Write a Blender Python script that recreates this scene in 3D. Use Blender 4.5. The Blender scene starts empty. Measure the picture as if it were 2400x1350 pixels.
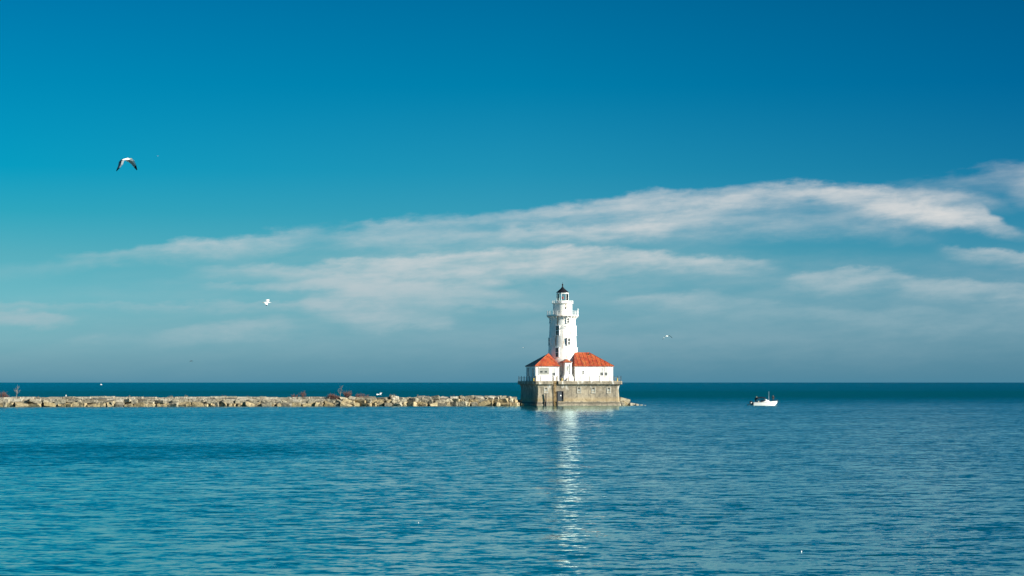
import bpy, bmesh, math, random
from mathutils import Vector, Matrix, noise
R = math.radians
rnd = random.Random(7)
scene = bpy.context.scene
COL = scene.collection

# ------------------------------------------------------------------ camera
F, HX, HY, CAMH = 6122.0, 1200.0, 896.0, 5.5      # focal length and horizon in photo pixels, eye height in metres
cam = bpy.data.cameras.new('camera')
cam.sensor_width = 36.0
cam.lens = 36.0 * F / 2400.0
cam.shift_y = (HY - 675.0) / 2400.0
cam.clip_start, cam.clip_end = 0.5, 200000.0
camo = bpy.data.objects.new('camera', cam)
camo.location = (0, 0, CAMH)
camo.rotation_euler = (R(90), 0, 0)
COL.objects.link(camo)
scene.camera = camo

def at(px, py, Y):
    return Vector(((px - HX) / F * Y, Y, CAMH + (HY - py) / F * Y))
def water_dist(py):
    return CAMH * F / (py - HY)

# ------------------------------------------------------------------ helpers
class MB:
    """collects shapes and links them as ONE mesh object"""
    def __init__(s, M=None):
        s.v, s.f, s.m, s.M, s.mi = [], [], [], M, 0
    def add(s, vs, fs, mi=None):
        b = len(s.v)
        for p in vs:
            p = Vector(p)
            s.v.append(s.M @ p if s.M else p)
        for f in fs:
            s.f.append([b + i for i in f]); s.m.append(s.mi if mi is None else mi)
        return s
    def box(s, x0, x1, y0, y1, z0, z1):
        return s.add([(x0,y0,z0),(x1,y0,z0),(x1,y1,z0),(x0,y1,z0),(x0,y0,z1),(x1,y0,z1),(x1,y1,z1),(x0,y1,z1)],
                     [(0,3,2,1),(4,5,6,7),(0,1,5,4),(1,2,6,5),(2,3,7,6),(3,0,4,7)])
    def rings(s, rings, closed=True, cap0=True, cap1=True):
        n = len(rings[0]); vs = [p for r in rings for p in r]; fs = []
        for k in range(len(rings) - 1):
            for i in range(n if closed else n - 1):
                j = (i + 1) % n
                fs.append((k*n+i, k*n+j, (k+1)*n+j, (k+1)*n+i))
        if cap0: fs.append(tuple(range(n - 1, -1, -1)))
        if cap1: fs.append(tuple((len(rings)-1)*n + i for i in range(n)))
        return s.add(vs, fs)
    def lathe(s, prof, n=32, c=(0,0), a0=0, cap=True):
        rs = [[(c[0] + r*math.cos(a0 + 2*math.pi*i/n), c[1] + r*math.sin(a0 + 2*math.pi*i/n), z) for i in range(n)] for r, z in prof]
        return s.rings(rs, True, cap, cap)
    def tube(s, pts, rad, n=6):
        pts = [Vector(p) for p in pts]
        if not hasattr(rad, '__len__'): rad = [rad] * len(pts)
        rs = []
        for k, p in enumerate(pts):
            d = (pts[min(k+1, len(pts)-1)] - pts[max(k-1, 0)]).normalized()
            u = d.cross(Vector((0,0,1)) if abs(d.z) < .9 else Vector((1,0,0))).normalized(); w = d.cross(u)
            rs.append([p + (u*math.cos(2*math.pi*i/n) + w*math.sin(2*math.pi*i/n))*rad[k] for i in range(n)])
        return s.rings(rs)
    def ball(s, c, r, n=10, k=6):
        r = r if hasattr(r, '__len__') else (r, r, r)
        rs = []
        for q in range(1, k):
            t = math.pi*q/k - math.pi/2
            rs.append([(c[0]+r[0]*math.cos(t)*math.cos(2*math.pi*i/n), c[1]+r[1]*math.cos(t)*math.sin(2*math.pi*i/n), c[2]+r[2]*math.sin(t)) for i in range(n)])
        return s.rings(rs)
    def build(s, name, mats, parent=None, smooth=False, off=None):
        me = bpy.data.meshes.new(name)
        o_ = off if off is not None else OFF.get(parent.name if parent else None, Vector())
        me.from_pydata([tuple(p - o_) for p in s.v], [], s.f)
        mats = mats if isinstance(mats, (list, tuple)) else [mats]
        for m in mats: me.materials.append(m)
        for p, mi in zip(me.polygons, s.m):
            p.material_index = mi; p.use_smooth = smooth
        bm = bmesh.new(); bm.from_mesh(me); bmesh.ops.recalc_face_normals(bm, faces=bm.faces); bm.to_mesh(me); bm.free()
        if smooth:
            try: me.set_sharp_from_angle(angle=R(38))
            except Exception: pass
        me.update()
        o = bpy.data.objects.new(name, me); COL.objects.link(o)
        if parent:
            o.parent = parent; OFF[o.name] = o_
        return o
OFF = {}

def tag(o, label=None, cat=None, group=None, kind=None):
    if label: o['label'] = label
    if cat: o['category'] = cat
    if group: o['group'] = group
    if kind: o['kind'] = kind
    return o
def thing(name, label, cat, base=(0,0,0), frame=None, group=None):
    """an Empty at the thing's base; parts are written in the frame's coordinates"""
    o = bpy.data.objects.new(name, None); COL.objects.link(o)
    M = frame if frame else Matrix()
    o.matrix_world = M @ Matrix.Translation(Vector(base))
    OFF[o.name] = Vector(base)
    return tag(o, label, cat, group)

# ------------------------------------------------------------------ materials
def lin(c):
    return tuple(((x/255)/12.92 if x/255 <= .04045 else ((x/255+.055)/1.055)**2.4) for x in c)
def new_mat(name):
    m = bpy.data.materials.new(name); m.use_nodes = True
    nt = m.node_tree; b = nt.nodes['Principled BSDF']
    return m, nt, b
def nd(nt, t, **kw):
    n = nt.nodes.new(t)
    for k, v in kw.items(): setattr(n, k, v)
    return n
def setin(nt, sock, v):
    if hasattr(v, 'is_linked') or isinstance(v, bpy.types.NodeSocket): nt.links.new(v, sock)
    else: sock.default_value = v
def mth(nt, op, a, b=None, c=None, clamp=False):
    n = nd(nt, 'ShaderNodeMath', operation=op, use_clamp=clamp)
    for i, v in enumerate((a, b, c)):
        if v is not None: setin(nt, n.inputs[i], v)
    return n.outputs[0]
def vmul(nt, v, s):
    n = nd(nt, 'ShaderNodeVectorMath', operation='MULTIPLY')
    nt.links.new(v, n.inputs[0]); n.inputs[1].default_value = s
    return n.outputs[0]
def nz(nt, vec, scale=1.0, detail=3.0, rough=.55, out='Fac'):
    n = nd(nt, 'ShaderNodeTexNoise'); nt.links.new(vec, n.inputs['Vector'])
    n.inputs['Scale'].default_value = scale; n.inputs['Detail'].default_value = detail; n.inputs['Roughness'].default_value = rough
    return n.outputs[out]
def mapr(nt, v, a, b, c=0., d=1., smooth=True):
    n = nd(nt, 'ShaderNodeMapRange', interpolation_type='SMOOTHSTEP' if smooth else 'LINEAR')
    setin(nt, n.inputs[0], v)
    for i, x in enumerate((a, b, c, d)): setin(nt, n.inputs[i+1], x)
    return n.outputs[0]
def mixc(nt, f, a, b):
    n = nd(nt, 'ShaderNodeMix', data_type='RGBA')
    setin(nt, n.inputs[0], f)
    for i, x in ((6, a), (7, b)):
        if isinstance(x, bpy.types.NodeSocket): nt.links.new(x, n.inputs[i])
        else: n.inputs[i].default_value = tuple(x[:3]) + (1,)
    return n.outputs[2]
def coords(nt):
    return nd(nt, 'ShaderNodeTexCoord').outputs['Object']

def plain(name, col, rough=.6, var=.15, scale=3., metal=0., bump=0.):
    m, nt, b = new_mat(name)
    f = nz(nt, coords(nt), scale, 4)
    c = mixc(nt, f, tuple(x*(1-var*1.6) for x in col), tuple(min(.95, x*(1+var*1.6)) for x in col))
    nt.links.new(c, b.inputs['Base Color']); b.inputs['Roughness'].default_value = rough; b.inputs['Metallic'].default_value = metal
    if bump:
        bp = nd(nt, 'ShaderNodeBump'); bp.inputs['Strength'].default_value = bump; bp.inputs['Distance'].default_value = .1
        nt.links.new(nz(nt, coords(nt), scale*2.5, 5), bp.inputs['Height']); nt.links.new(bp.outputs[0], b.inputs['Normal'])
    return m

def concrete_mat():
    m, nt, b = new_mat('weathered_concrete'); oc = coords(nt)
    sx = nd(nt, 'ShaderNodeSeparateXYZ'); nt.links.new(oc, sx.inputs[0]); z = sx.outputs[2]
    c = mixc(nt, mapr(nt, nz(nt, oc, .35, 5, .6), .3, .7), (.188,.160,.118), (.355,.304,.222))
    c = mixc(nt, mth(nt, 'MULTIPLY', mapr(nt, nz(nt, oc, 1.3, 6, .7), .48, .64), .75), c, (.12,.11,.085))
    st = mapr(nt, nz(nt, vmul(nt, oc, (1.1,1.1,.10)), 1., 4, .6), .54, .70)            # water-run streaks
    c = mixc(nt, mth(nt, 'MULTIPLY', st, .8), c, (.085,.08,.065))
    wh = mth(nt, 'MULTIPLY', mapr(nt, nz(nt, vmul(nt, oc, (1.0,1.0,.35)), 1.1, 4, .6), .56, .64), mapr(nt, z, 3.2, 4.9))
    c = mixc(nt, mth(nt, 'MULTIPLY', wh, .8), c, (.62,.60,.55))                          # gull droppings below the cornice
    zn = mth(nt, 'ADD', z, mth(nt, 'MULTIPLY', mth(nt, 'SUBTRACT', nz(nt, vmul(nt, oc, (.8,.8,.8)), 1., 4), .5), .7))
    al = mth(nt, 'MULTIPLY', mapr(nt, zn, .35, .55), mapr(nt, zn, 1.0, .75))
    c = mixc(nt, mth(nt, 'MULTIPLY', al, .75), c, (.07,.065,.05))                        # old waterline band
    oc2 = mth(nt, 'MULTIPLY', mapr(nt, zn, .9, 1.15), mapr(nt, zn, 2.4, 1.3))
    c = mixc(nt, mth(nt, 'MULTIPLY', oc2, .3), c, (.42,.27,.08))
    nt.links.new(c, b.inputs['Base Color']); b.inputs['Roughness'].default_value = .9
    bp = nd(nt, 'ShaderNodeBump'); bp.inputs['Strength'].default_value = .5; bp.inputs['Distance'].default_value = .15
    nt.links.new(nz(nt, oc, 1.4, 6, .65), bp.inputs['Height']); nt.links.new(bp.outputs[0], b.inputs['Normal'])
    return m

def paint_mat(name, rust=.45, base=(.84,.83,.79)):
    m, nt, b = new_mat(name); oc = coords(nt)
    c = mixc(nt, nz(nt, oc, .5, 4), tuple(x*.93 for x in base), base)
    g = mapr(nt, nz(nt, vmul(nt, oc, (.9,.9,.18)), 1., 5, .62), .48, .70)
    c = mixc(nt, mth(nt, 'MULTIPLY', g, .55), c, (.40,.37,.30))
    r = mapr(nt, nz(nt, vmul(nt, oc, (1.5,1.5,.16)), .9, 6, .66), .55, .68)
    c = mixc(nt, mth(nt, 'MULTIPLY', r, rust), c, (.34,.16,.05))
    p = mapr(nt, nz(nt, oc, 2.3, 5, .65), .63, .69)
    c = mixc(nt, mth(nt, 'MULTIPLY', p, rust), c, (.22,.17,.12))
    nt.links.new(c, b.inputs['Base Color']); b.inputs['Roughness'].default_value = .65
    bp = nd(nt, 'ShaderNodeBump'); bp.inputs['Strength'].default_value = .25; bp.inputs['Distance'].default_value = .05
    nt.links.new(nz(nt, oc, 2.5, 5), bp.inputs['Height']); nt.links.new(bp.outputs[0], b.inputs['Normal'])
    return m

def roof_mat():
    m, nt, b = new_mat('red_metal_roof'); oc = coords(nt)
    c = mixc(nt, mapr(nt, nz(nt, oc, .6, 5, .65), .35, .65), (.27,.033,.013), (.42,.080,.022))
    c = mixc(nt, mth(nt, 'MULTIPLY', mapr(nt, nz(nt, oc, 1.6, 5, .65), .50, .66), .75), c, (.40,.16,.045))
    c = mixc(nt, mth(nt, 'MULTIPLY', mapr(nt, nz(nt, vmul(nt, oc, (1.4,.5,.5)), 1.2, 5, .65), .53, .68), .75), c, (.12,.03,.018))
    nt.links.new(c, b.inputs['Base Color']); b.inputs['Roughness'].default_value = .55
    return m

def rock_mat(name, c0, c1, dark):
    m, nt, b = new_mat(name); oc = coords(nt)
    oi = nd(nt, 'ShaderNodeObjectInfo')
    ofs = nd(nt, 'ShaderNodeVectorMath', operation='ADD'); nt.links.new(oc, ofs.inputs[0])
    cmb = nd(nt, 'ShaderNodeCombineXYZ'); k = mth(nt, 'MULTIPLY', oi.outputs['Random'], 80.)
    for i in range(3): nt.links.new(k, cmb.inputs[i])
    nt.links.new(cmb.outputs[0], ofs.inputs[1]); v = ofs.outputs[0]
    f = mth(nt, 'ADD', mth(nt, 'MULTIPLY', nz(nt, v, .7, 5, .65), .55), mth(nt, 'MULTIPLY', oi.outputs['Random'], .45))
    c = mixc(nt, mapr(nt, f, .25, .75), c0, c1)
    c = mixc(nt, mth(nt, 'MULTIPLY', mapr(nt, nz(nt, v, 1.3, 6, .7), .46, .62), .85), c, dark)
    nt.links.new(c, b.inputs['Base Color']); b.inputs['Roughness'].default_value = .92
    bp = nd(nt, 'ShaderNodeBump'); bp.inputs['Strength'].default_value = .9; bp.inputs['Distance'].default_value = .25
    nt.links.new(nz(nt, v, 1.8, 6, .65), bp.inputs['Height']); nt.links.new(bp.outputs[0], b.inputs['Normal'])
    return m

M = {}
M['concrete'] = concrete_mat()
M['tower'] = paint_mat('white_tower_paint', .95, (.78,.77,.73))
M['house'] = paint_mat('white_house_paint', .45, (.86,.85,.82))
M['stone_white'] = paint_mat('whitewashed_stone', .6, (.74,.70,.64))
M['trim'] = plain('white_trim', (.80,.79,.76), .5, .05)
M['roof'] = roof_mat()
M['black'] = plain('black_iron', (.012,.013,.017), .5, .2)
M['iron'] = plain('dark_iron', (.03,.03,.035), .6, .2)
M['chain'] = plain('pale_chain', (.30,.30,.29), .55, .15)
M['pane'] = plain('dark_glass', (.02,.028,.032), .12, .2)
M['blind'] = plain('grey_blind', (.50,.51,.49), .6, .12, 6)
M['boards'] = plain('weathered_grey_boards', (.30,.31,.28), .8, .22, 5)
M['door'] = plain('dark_steel_door', (.035,.043,.055), .55, .3, 2)
M['rung'] = plain('ochre_wood', (.36,.23,.08), .8, .3, 4)
M['timber'] = plain('wet_dark_timber', (.025,.022,.02), .7, .3, 4)
M['yellow'] = plain('yellow_paint', (.75,.50,.04), .5, .08)
M['grey_frame'] = plain('grey_painted_frame', (.42,.41,.36), .7, .15)
M['rust'] = plain('rusty_steel', (.13,.075,.04), .8, .3)
M['cap_rock'] = rock_mat('pale_limestone', (.295,.265,.20), (.46,.42,.335), (.12,.108,.085))
M['mid_rock'] = rock_mat('grey_tan_limestone', (.17,.15,.108), (.37,.33,.235), (.065,.062,.050))  # dark stain, deepened to paint the middle stones more shadowed
M['low_rock'] = rock_mat('ochre_limestone', (.25,.195,.10), (.41,.33,.195), (.085,.07,.048))
M['rubble'] = plain('dark_rubble', (.030,.028,.024), .95, .4, 1.5, bump=.8)  # core coloured near-black to stand for shade in the gaps between stones
M['twig'] = plain('grey_twig', (.21,.18,.16), .8, .15)
M['red_twig'] = plain('reddish_twig', (.125,.055,.042), .8, .25)
M['dry_grass'] = plain('dry_grass', (.20,.165,.11), .85, .25)
M['gel'] = plain('white_gelcoat', (.82,.82,.80), .25, .03)
M['canvas'] = plain('black_canvas', (.010,.012,.02), .75, .2)
M['skin'] = plain('skin', (.46,.28,.20), .55, .08)
M['navy'] = plain('dark_navy_cloth', (.012,.014,.024), .85, .2, 8)
M['tan_cloth'] = plain('tan_cloth', (.50,.38,.20), .85, .15, 8)
M['jeans'] = plain('dark_trousers', (.02,.024,.035), .85, .2, 8)
M['hair'] = plain('dark_hair', (.02,.016,.014), .7, .2)
M['cream'] = plain('cream_vinyl', (.66,.55,.36), .5, .08)
M['fgrey'] = plain('grey_feather', (.17,.19,.22), .8, .12, 20)
M['fwhite'] = plain('white_feather', (.80,.80,.78), .8, .05, 20)
M['fblack'] = plain('black_feather', (.012,.012,.014), .7, .2, 20)
M['funder'] = plain('pale_grey_feather', (.36,.38,.36), .8, .12, 20)
M['fdark'] = plain('brown_feather', (.03,.028,.028), .8, .2, 20)
M['beak'] = plain('yellow_beak', (.55,.32,.04), .5, .1)
M['red_lamp'] = plain('red_lens', (.32,.03,.03), .2, .1)
def glass_mat():
    m, nt, b = new_mat('clear_glass'); nt.nodes.remove(b)
    t = nd(nt, 'ShaderNodeBsdfTransparent'); t.inputs[0].default_value = (.90,.94,.94,1)
    g = nd(nt, 'ShaderNodeBsdfGlossy'); g.inputs['Roughness'].default_value = .03
    fr = nd(nt, 'ShaderNodeFresnel'); fr.inputs[0].default_value = 1.45
    mx = nd(nt, 'ShaderNodeMixShader'); nt.links.new(fr.outputs[0], mx.inputs[0]); nt.links.new(t.outputs[0], mx.inputs[1]); nt.links.new(g.outputs[0], mx.inputs[2])
    nt.links.new(mx.outputs[0], nt.nodes['Material Output'].inputs[0])
    return m
for k_ in ('fgrey','fwhite','fblack','funder','fdark','black','canvas'):
    M[k_].node_tree.nodes['Principled BSDF'].inputs['Specular IOR Level'].default_value = .15
M['glass'] = glass_mat()

# ------------------------------------------------------------------ light: sun and Nishita sky
SUN_EL, SUN_AZ = 22.0, 111.4           # azimuth clockwise from the camera's forward axis (+Y)
EXPO = 1.10
scene.view_settings.view_transform = 'Standard'
scene.view_settings.look = 'None'
scene.view_settings.exposure = EXPO
scene.view_settings.gamma = 1.0
sl = bpy.data.lights.new('sun', 'SUN'); sl.energy = 5.0; sl.angle = R(.53); sl.color = (1.0, .93, .80)
so = bpy.data.objects.new('sun', sl); COL.objects.link(so)
sd = Vector((math.sin(R(SUN_AZ))*math.cos(R(SUN_EL)), math.cos(R(SUN_AZ))*math.cos(R(SUN_EL)), math.sin(R(SUN_EL))))
so.rotation_euler = sd.to_track_quat('Z', 'Y').to_euler(); so.location = (200, -100, 150)

SKY = 0.075
# what the clear sky looks like along three bearings: photo row -> sRGB
ROWS = [893, 850, 800, 700, 600, 500, 400, 200, 0]
TL = [(93,150,172),(109,162,179),(116,176,190),(108,184,198),(86,174,192),(46,165,190),(8,156,192),(0,138,182),(0,121,172)]
TC = [(87,145,169),(96,151,172),(110,162,180),(100,168,186),(77,164,184),(54,154,183),(32,145,181),(0,126,170),(0,110,158)]
TR = [(81,138,162),(86,140,163),(95,148,169),(90,151,174),(67,146,174),(44,134,169),(22,121,163),(0,104,153),(0,93,141)]
NIS = {'L': [(0,(5.14,4.65,2.98)),(1,(5.98,5.77,3.84)),(2,(5.86,6.19,4.54)),(3,(5.4,6.19,5.09)),(5,(4.43,5.68,5.58)),(8,(3.31,4.67,5.5)),(15,(1.99,3.08,4.41)),(30,(1.04,1.69,2.77)),(60,(.6,.99,1.72)),(90,(.6,.98,1.72))],
       'C': [(0,(4.69,4.23,2.7)),(1,(5.39,5.17,3.43)),(2,(5.29,5.56,4.07)),(3,(4.89,5.59,4.58)),(5,(3.98,5.11,5.05)),(8,(3.01,4.24,4.99)),(15,(1.83,2.82,4.05)),(30,(1.0,1.62,2.65)),(60,(.61,1.01,1.76)),(90,(.6,.98,1.72))],
       'R': [(0,(4.39,3.93,2.49)),(1,(5.04,4.82,3.19)),(2,(4.96,5.2,3.79)),(3,(4.57,5.21,4.26)),(5,(3.73,4.78,4.72)),(8,(2.83,3.98,4.69)),(15,(1.77,2.71,3.87)),(30,(1.0,1.61,2.63)),(60,(.64,1.04,1.82)),(90,(.61,.99,1.73))]}
def nis_at(k, el):
    t = NIS[k]
    for (a, ca), (b, cb) in zip(t, t[1:]):
        if a <= el <= b:
            q = (el-a)/(b-a); return [x+(y-x)*q for x, y in zip(ca, cb)]
    return t[-1][1]

world = bpy.data.worlds.new("World"); scene.world = world; world.use_nodes = True
nt = world.node_tree; bg = nt.nodes['Background']
sky = nd(nt, 'ShaderNodeTexSky', sky_type='NISHITA'); sky.sun_disc = False
sky.sun_elevation = R(SUN_EL); sky.sun_rotation = R(SUN_AZ); sky.altitude = 0; sky.air_density = 1; sky.dust_density = .5; sky.ozone_density = 1
gen = nd(nt, 'ShaderNodeTexCoord').outputs['Generated']
sep = nd(nt, 'ShaderNodeSeparateXYZ'); nt.links.new(gen, sep.inputs[0]); dx, dy, dz = sep.outputs
hyp = mth(nt, 'SQRT', mth(nt, 'ADD', mth(nt, 'MULTIPLY', dx, dx), mth(nt, 'MULTIPLY', dy, dy)))
az = mth(nt, 'DIVIDE', mth(nt, 'DIVIDE', dx, mth(nt, 'MAXIMUM', hyp, .001)), .19)
zt = mth(nt, 'SQRT', mth(nt, 'MAXIMUM', dz, 0.0))
TS = 0.5                                                     # tints are stored halved so that they stay below one
def tint_ramp(key, cols):
    n = nd(nt, 'ShaderNodeValToRGB'); nt.links.new(zt, n.inputs[0]); cr = n.color_ramp
    k = 2**EXPO * SKY
    st = []
    for row, c in zip(ROWS, cols):
        v = (HY-row)/F; el = math.degrees(math.atan(v)); nv = nis_at(key, el); t = lin(c)
        st.append((math.sqrt(math.sin(math.radians(el))), [t[i]/(k*nv[i]) for i in range(3)]))
    top = lin(cols[-1])
    for el, s in ((11, (.0,.95,.90)), (14, (.0,.88,.85)), (25, (0,.70,.71)), (50, (0,.56,.56)), (89, (0,.51,.48))):
        nv = nis_at(key, el); st.append((math.sqrt(math.sin(math.radians(el))), [top[i]*s[i]/(k*nv[i]) + (.002 if i == 0 else 0) for i in range(3)]))
    while len(cr.elements) < len(st): cr.elements.new(.5)
    for e, (p, c) in zip(cr.elements, st):
        e.position = p
    for e, (p, c) in zip(cr.elements, st): e.color = (c[0]*TS, c[1]*TS, c[2]*TS, 1)
    return n.outputs[0]
rl, rc, rr = tint_ramp('L', TL), tint_ramp('C', TC), tint_ramp('R', TR)
tint = mixc(nt, mth(nt, 'ADD', az, 1.0, clamp=True), rl, rc)
tint = mixc(nt, mth(nt, 'MAXIMUM', mth(nt, 'MINIMUM', az, 1.0), 0.0), tint, rr)
mul = nd(nt, 'ShaderNodeVectorMath', operation='MULTIPLY'); nt.links.new(sky.outputs[0], mul.inputs[0]); nt.links.new(tint, mul.inputs[1])
mu2 = nd(nt, 'ShaderNodeVectorMath', operation='SCALE'); nt.links.new(mul.outputs[0], mu2.inputs[0]); mu2.inputs['Scale'].default_value = 1/TS
mnn = nd(nt, 'ShaderNodeVectorMath', operation='MINIMUM'); nt.links.new(mu2.outputs[0], mnn.inputs[0]); mnn.inputs[1].default_value = (2.9, 4.8, 5.9)
skycol = mnn.outputs[0]

# cirrus: bands given by bearing and elevation tangents (written in photo rows and columns around the +Y axis)
ysafe = mth(nt, 'MAXIMUM', dy, .05)
U = mth(nt, 'MULTIPLY_ADD', mth(nt, 'DIVIDE', dx, ysafe), F, HX)
V = mth(nt, 'MULTIPLY_ADD', mth(nt, 'DIVIDE', dz, ysafe), -F, HY)
cv = nd(nt, 'ShaderNodeCombineXYZ'); nt.links.new(mth(nt, 'DIVIDE', U, 1000.), cv.inputs[0])
nt.links.new(mth(nt, 'DIVIDE', mth(nt, 'MULTIPLY_ADD', U, .06, V), 1000.), cv.inputs[1])
uv = cv.outputs[0]
def cen(v, amp): return mth(nt, 'MULTIPLY', mth(nt, 'SUBTRACT', v, .5), amp)
w1 = nz(nt, vmul(nt, uv, (5., 14., 1.)), 1., 3, .5)
w2 = nz(nt, vmul(nt, uv, (16., 45., 1.)), 1., 4, .6)
w3 = nz(nt, vmul(nt, uv, (3.5, 9., 1.)), 1.3, 2, .5, 'Color')
w4 = nz(nt, vmul(nt, uv, (60., 130., 1.)), 1., 3, .6)
Vw = mth(nt, 'ADD', V, mth(nt, 'ADD', mth(nt, 'ADD', cen(w1, 46.), cen(w4, 7.)), cen(w2, 30.)))
Uw = mth(nt, 'ADD', U, cen(w1, 160.))
fib = nz(nt, vmul(nt, uv, (4.5, 24., 1.)), 1., 5, .55)
fib2 = nz(nt, vmul(nt, uv, (10., 26., 1.)), 1.1, 5, .6)
fib3 = nz(nt, vmul(nt, uv, (22., 90., 1.)), 1., 4, .6)
tex = mth(nt, 'MULTIPLY', mth(nt, 'MULTIPLY', mapr(nt, fib, .30, .62, .56, 1.14), mapr(nt, fib3, .3, .7, .92, 1.06)), mapr(nt, fib2, .28, .60, .72, 1.08))
un = mth(nt, 'DIVIDE', mth(nt, 'ADD', Uw, 400.), 3200., clamp=True)
def curve(pts, lo, hi):
    n = nd(nt, 'ShaderNodeFloatCurve'); nt.links.new(un, n.inputs['Value'])
    c = n.mapping.curves[0]; pts = [((p+400)/3200., (v-lo)/(hi-lo)) for p, v in pts]
    if pts[0][0] > 0: pts = [(0., pts[0][1])] + pts
    if pts[-1][0] < 1: pts = pts + [(1., pts[-1][1])]
    while len(c.points) < len(pts): c.points.new(.5, .5)
    for q, p in zip(c.points, pts): q.location = p; q.handle_type = 'AUTO_CLAMPED'
    n.mapping.update()
    return mth(nt, 'MULTIPLY_ADD', n.outputs[0], hi-lo, lo)
clear = None
def cloud(pts, ta, ba):
    """pts: column, upper edge, lower edge, density"""
    global clear
    T = curve([(p[0], p[1]) for p in pts], 300., 1000.); B = curve([(p[0], p[2]) for p in pts], 300., 1000.); I = curve([(p[0], p[3]) for p in pts], 0., 1.)
    up = mapr(nt, Vw, mth(nt, 'SUBTRACT', T, ta*.5), mth(nt, 'ADD', T, ta))
    dn = mapr(nt, Vw, mth(nt, 'SUBTRACT', B, ba), mth(nt, 'ADD', B, ba), 1., 0.)
    d = mth(nt, 'MULTIPLY', mth(nt, 'MULTIPLY', up, dn), mth(nt, 'MULTIPLY', I, tex))
    k = mth(nt, 'SUBTRACT', 1., d)
    clear = k if clear is None else mth(nt, 'MULTIPLY', clear, k)
cloud([(0,618,655,.10),(200,598,612,.38),(400,568,600,.58),(600,548,586,.44),(800,528,558,.38),(870,520,546,.52),(1000,510,534,.54),(1200,494,520,.50),(1400,474,520,.56),(1490,450,534,.56),(1600,444,528,.58),(1800,435,490,.62),(1960,431,478,.68),(2150,440,494,.60),(2300,452,490,.42),(2360,466,482,.22),(2440,470,480,.05)], 18, 32)
cloud([(1880,470,480,.0),(1960,462,485,.45),(2080,468,512,.66),(2200,474,530,.78),(2290,476,533,.66),(2340,512,545,.46),(2390,538,552,.18),(2450,552,560,0)], 16, 24)
cloud([(700,540,590,.0),(850,540,588,.30),(1100,535,585,.34),(1400,520,570,.28),(1700,500,560,.30),(2000,490,545,.30),(2300,510,560,.0)], 20, 30)
cloud([(1080,545,560,.0),(1180,528,556,.34),(1300,528,560,.46),(1420,520,560,.50),(1540,505,555,.40),(1640,500,545,.0)], 14, 18)
cloud([(380,628,640,.0),(500,628,642,.26),(700,620,668,.50),(900,598,690,.68),(1050,588,690,.70),(1200,582,655,.74),(1350,580,640,.78),(1500,588,634,.70),(1650,600,630,.62),(1780,608,626,.48),(1860,614,622,.0)], 14, 26)
cloud([(420,660,668,.0),(500,662,674,.30),(640,658,678,.40),(800,645,676,.3),(950,640,670,.0)], 8, 12)
cloud([(660,695,710,.0),(720,692,728,.50),(790,680,752,.70),(860,655,768,.74),(940,650,752,.60),(1020,655,738,.48),(1120,670,708,.50),(1200,680,702,.46),(1300,690,700,.0)], 16, 24)
cloud([(840,715,730,.0),(900,715,742,.50),(980,728,760,.52),(1040,735,765,.36),(1100,745,765,.0)], 10, 14)
cloud([(1780,642,650,.0),(1860,640,668,.36),(1960,634,690,.46),(2060,628,668,.50),(2150,644,692,.50),(2260,655,706,.44),(2400,660,716,.46),(2600,670,720,.3)], 12, 24)
cloud([(2150,570,580,.0),(2230,578,600,.28),(2330,590,618,.40),(2450,594,628,.44)], 10, 18)
cloud([(1390,702,716,.0),(1480,692,712,.46),(1580,682,722,.52),(1690,688,730,.38),(1800,706,748,.22),(2000,722,770,.20),(2300,720,790,.14),(2500,720,790,.1)], 12, 30)
cloud([(-300,735,760,.5),(0,725,764,.60),(80,728,764,.56),(150,734,756,.36),(210,735,744,.0)], 10, 14)
cloud([(140,788,796,.0),(220,786,804,.26),(290,788,802,.12),(360,782,806,.20),(460,764,800,.36),(560,744,788,.46),(680,742,776,.34),(780,746,770,.0)], 14, 22)
cloud([(1960,434,446,.0),(2080,430,446,.24),(2180,420,446,.28),(2260,402,442,.32),(2330,384,438,.34),(2400,374,466,.42),(2600,360,470,.34)], 22, 34)
cloud([(500,708,716,.0),(600,706,716,.26),(700,706,716,.2),(760,708,716,.0)], 8, 10)
cloud([(1200,708,724,.30),(1290,706,720,.22),(1340,706,716,.0)], 8, 12)
cloud([(-400,700,860,.05),(0,690,860,.10),(800,560,840,.15),(1400,560,840,.21),(2000,600,840,.18),(2400,600,830,.15),(2700,600,830,.1)], 60, 60)
dens = mth(nt, 'SUBTRACT', 1., clear)
dens = mth(nt, 'MULTIPLY', dens, mapr(nt, dy, .3, .6))
k = 1/(2**EXPO)
hi = tuple(x*k for x in lin((214,216,216))); lo = tuple(x*k for x in lin((166,190,198)))
ccol = mixc(nt, mapr(nt, V, 760., 520.), lo, hi)
bgm = nd(nt, 'ShaderNodeMix', data_type='RGBA')
nt.links.new(dens, bgm.inputs[0])
sc1 = nd(nt, 'ShaderNodeVectorMath', operation='SCALE'); nt.links.new(ccol, sc1.inputs[0]); sc1.inputs['Scale'].default_value = 1/SKY
nt.links.new(skycol, bgm.inputs[6]); nt.links.new(sc1.outputs[0], bgm.inputs[7])
nt.links.new(bgm.outputs[2], bg.inputs[0]); bg.inputs[1].default_value = SKY

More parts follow.
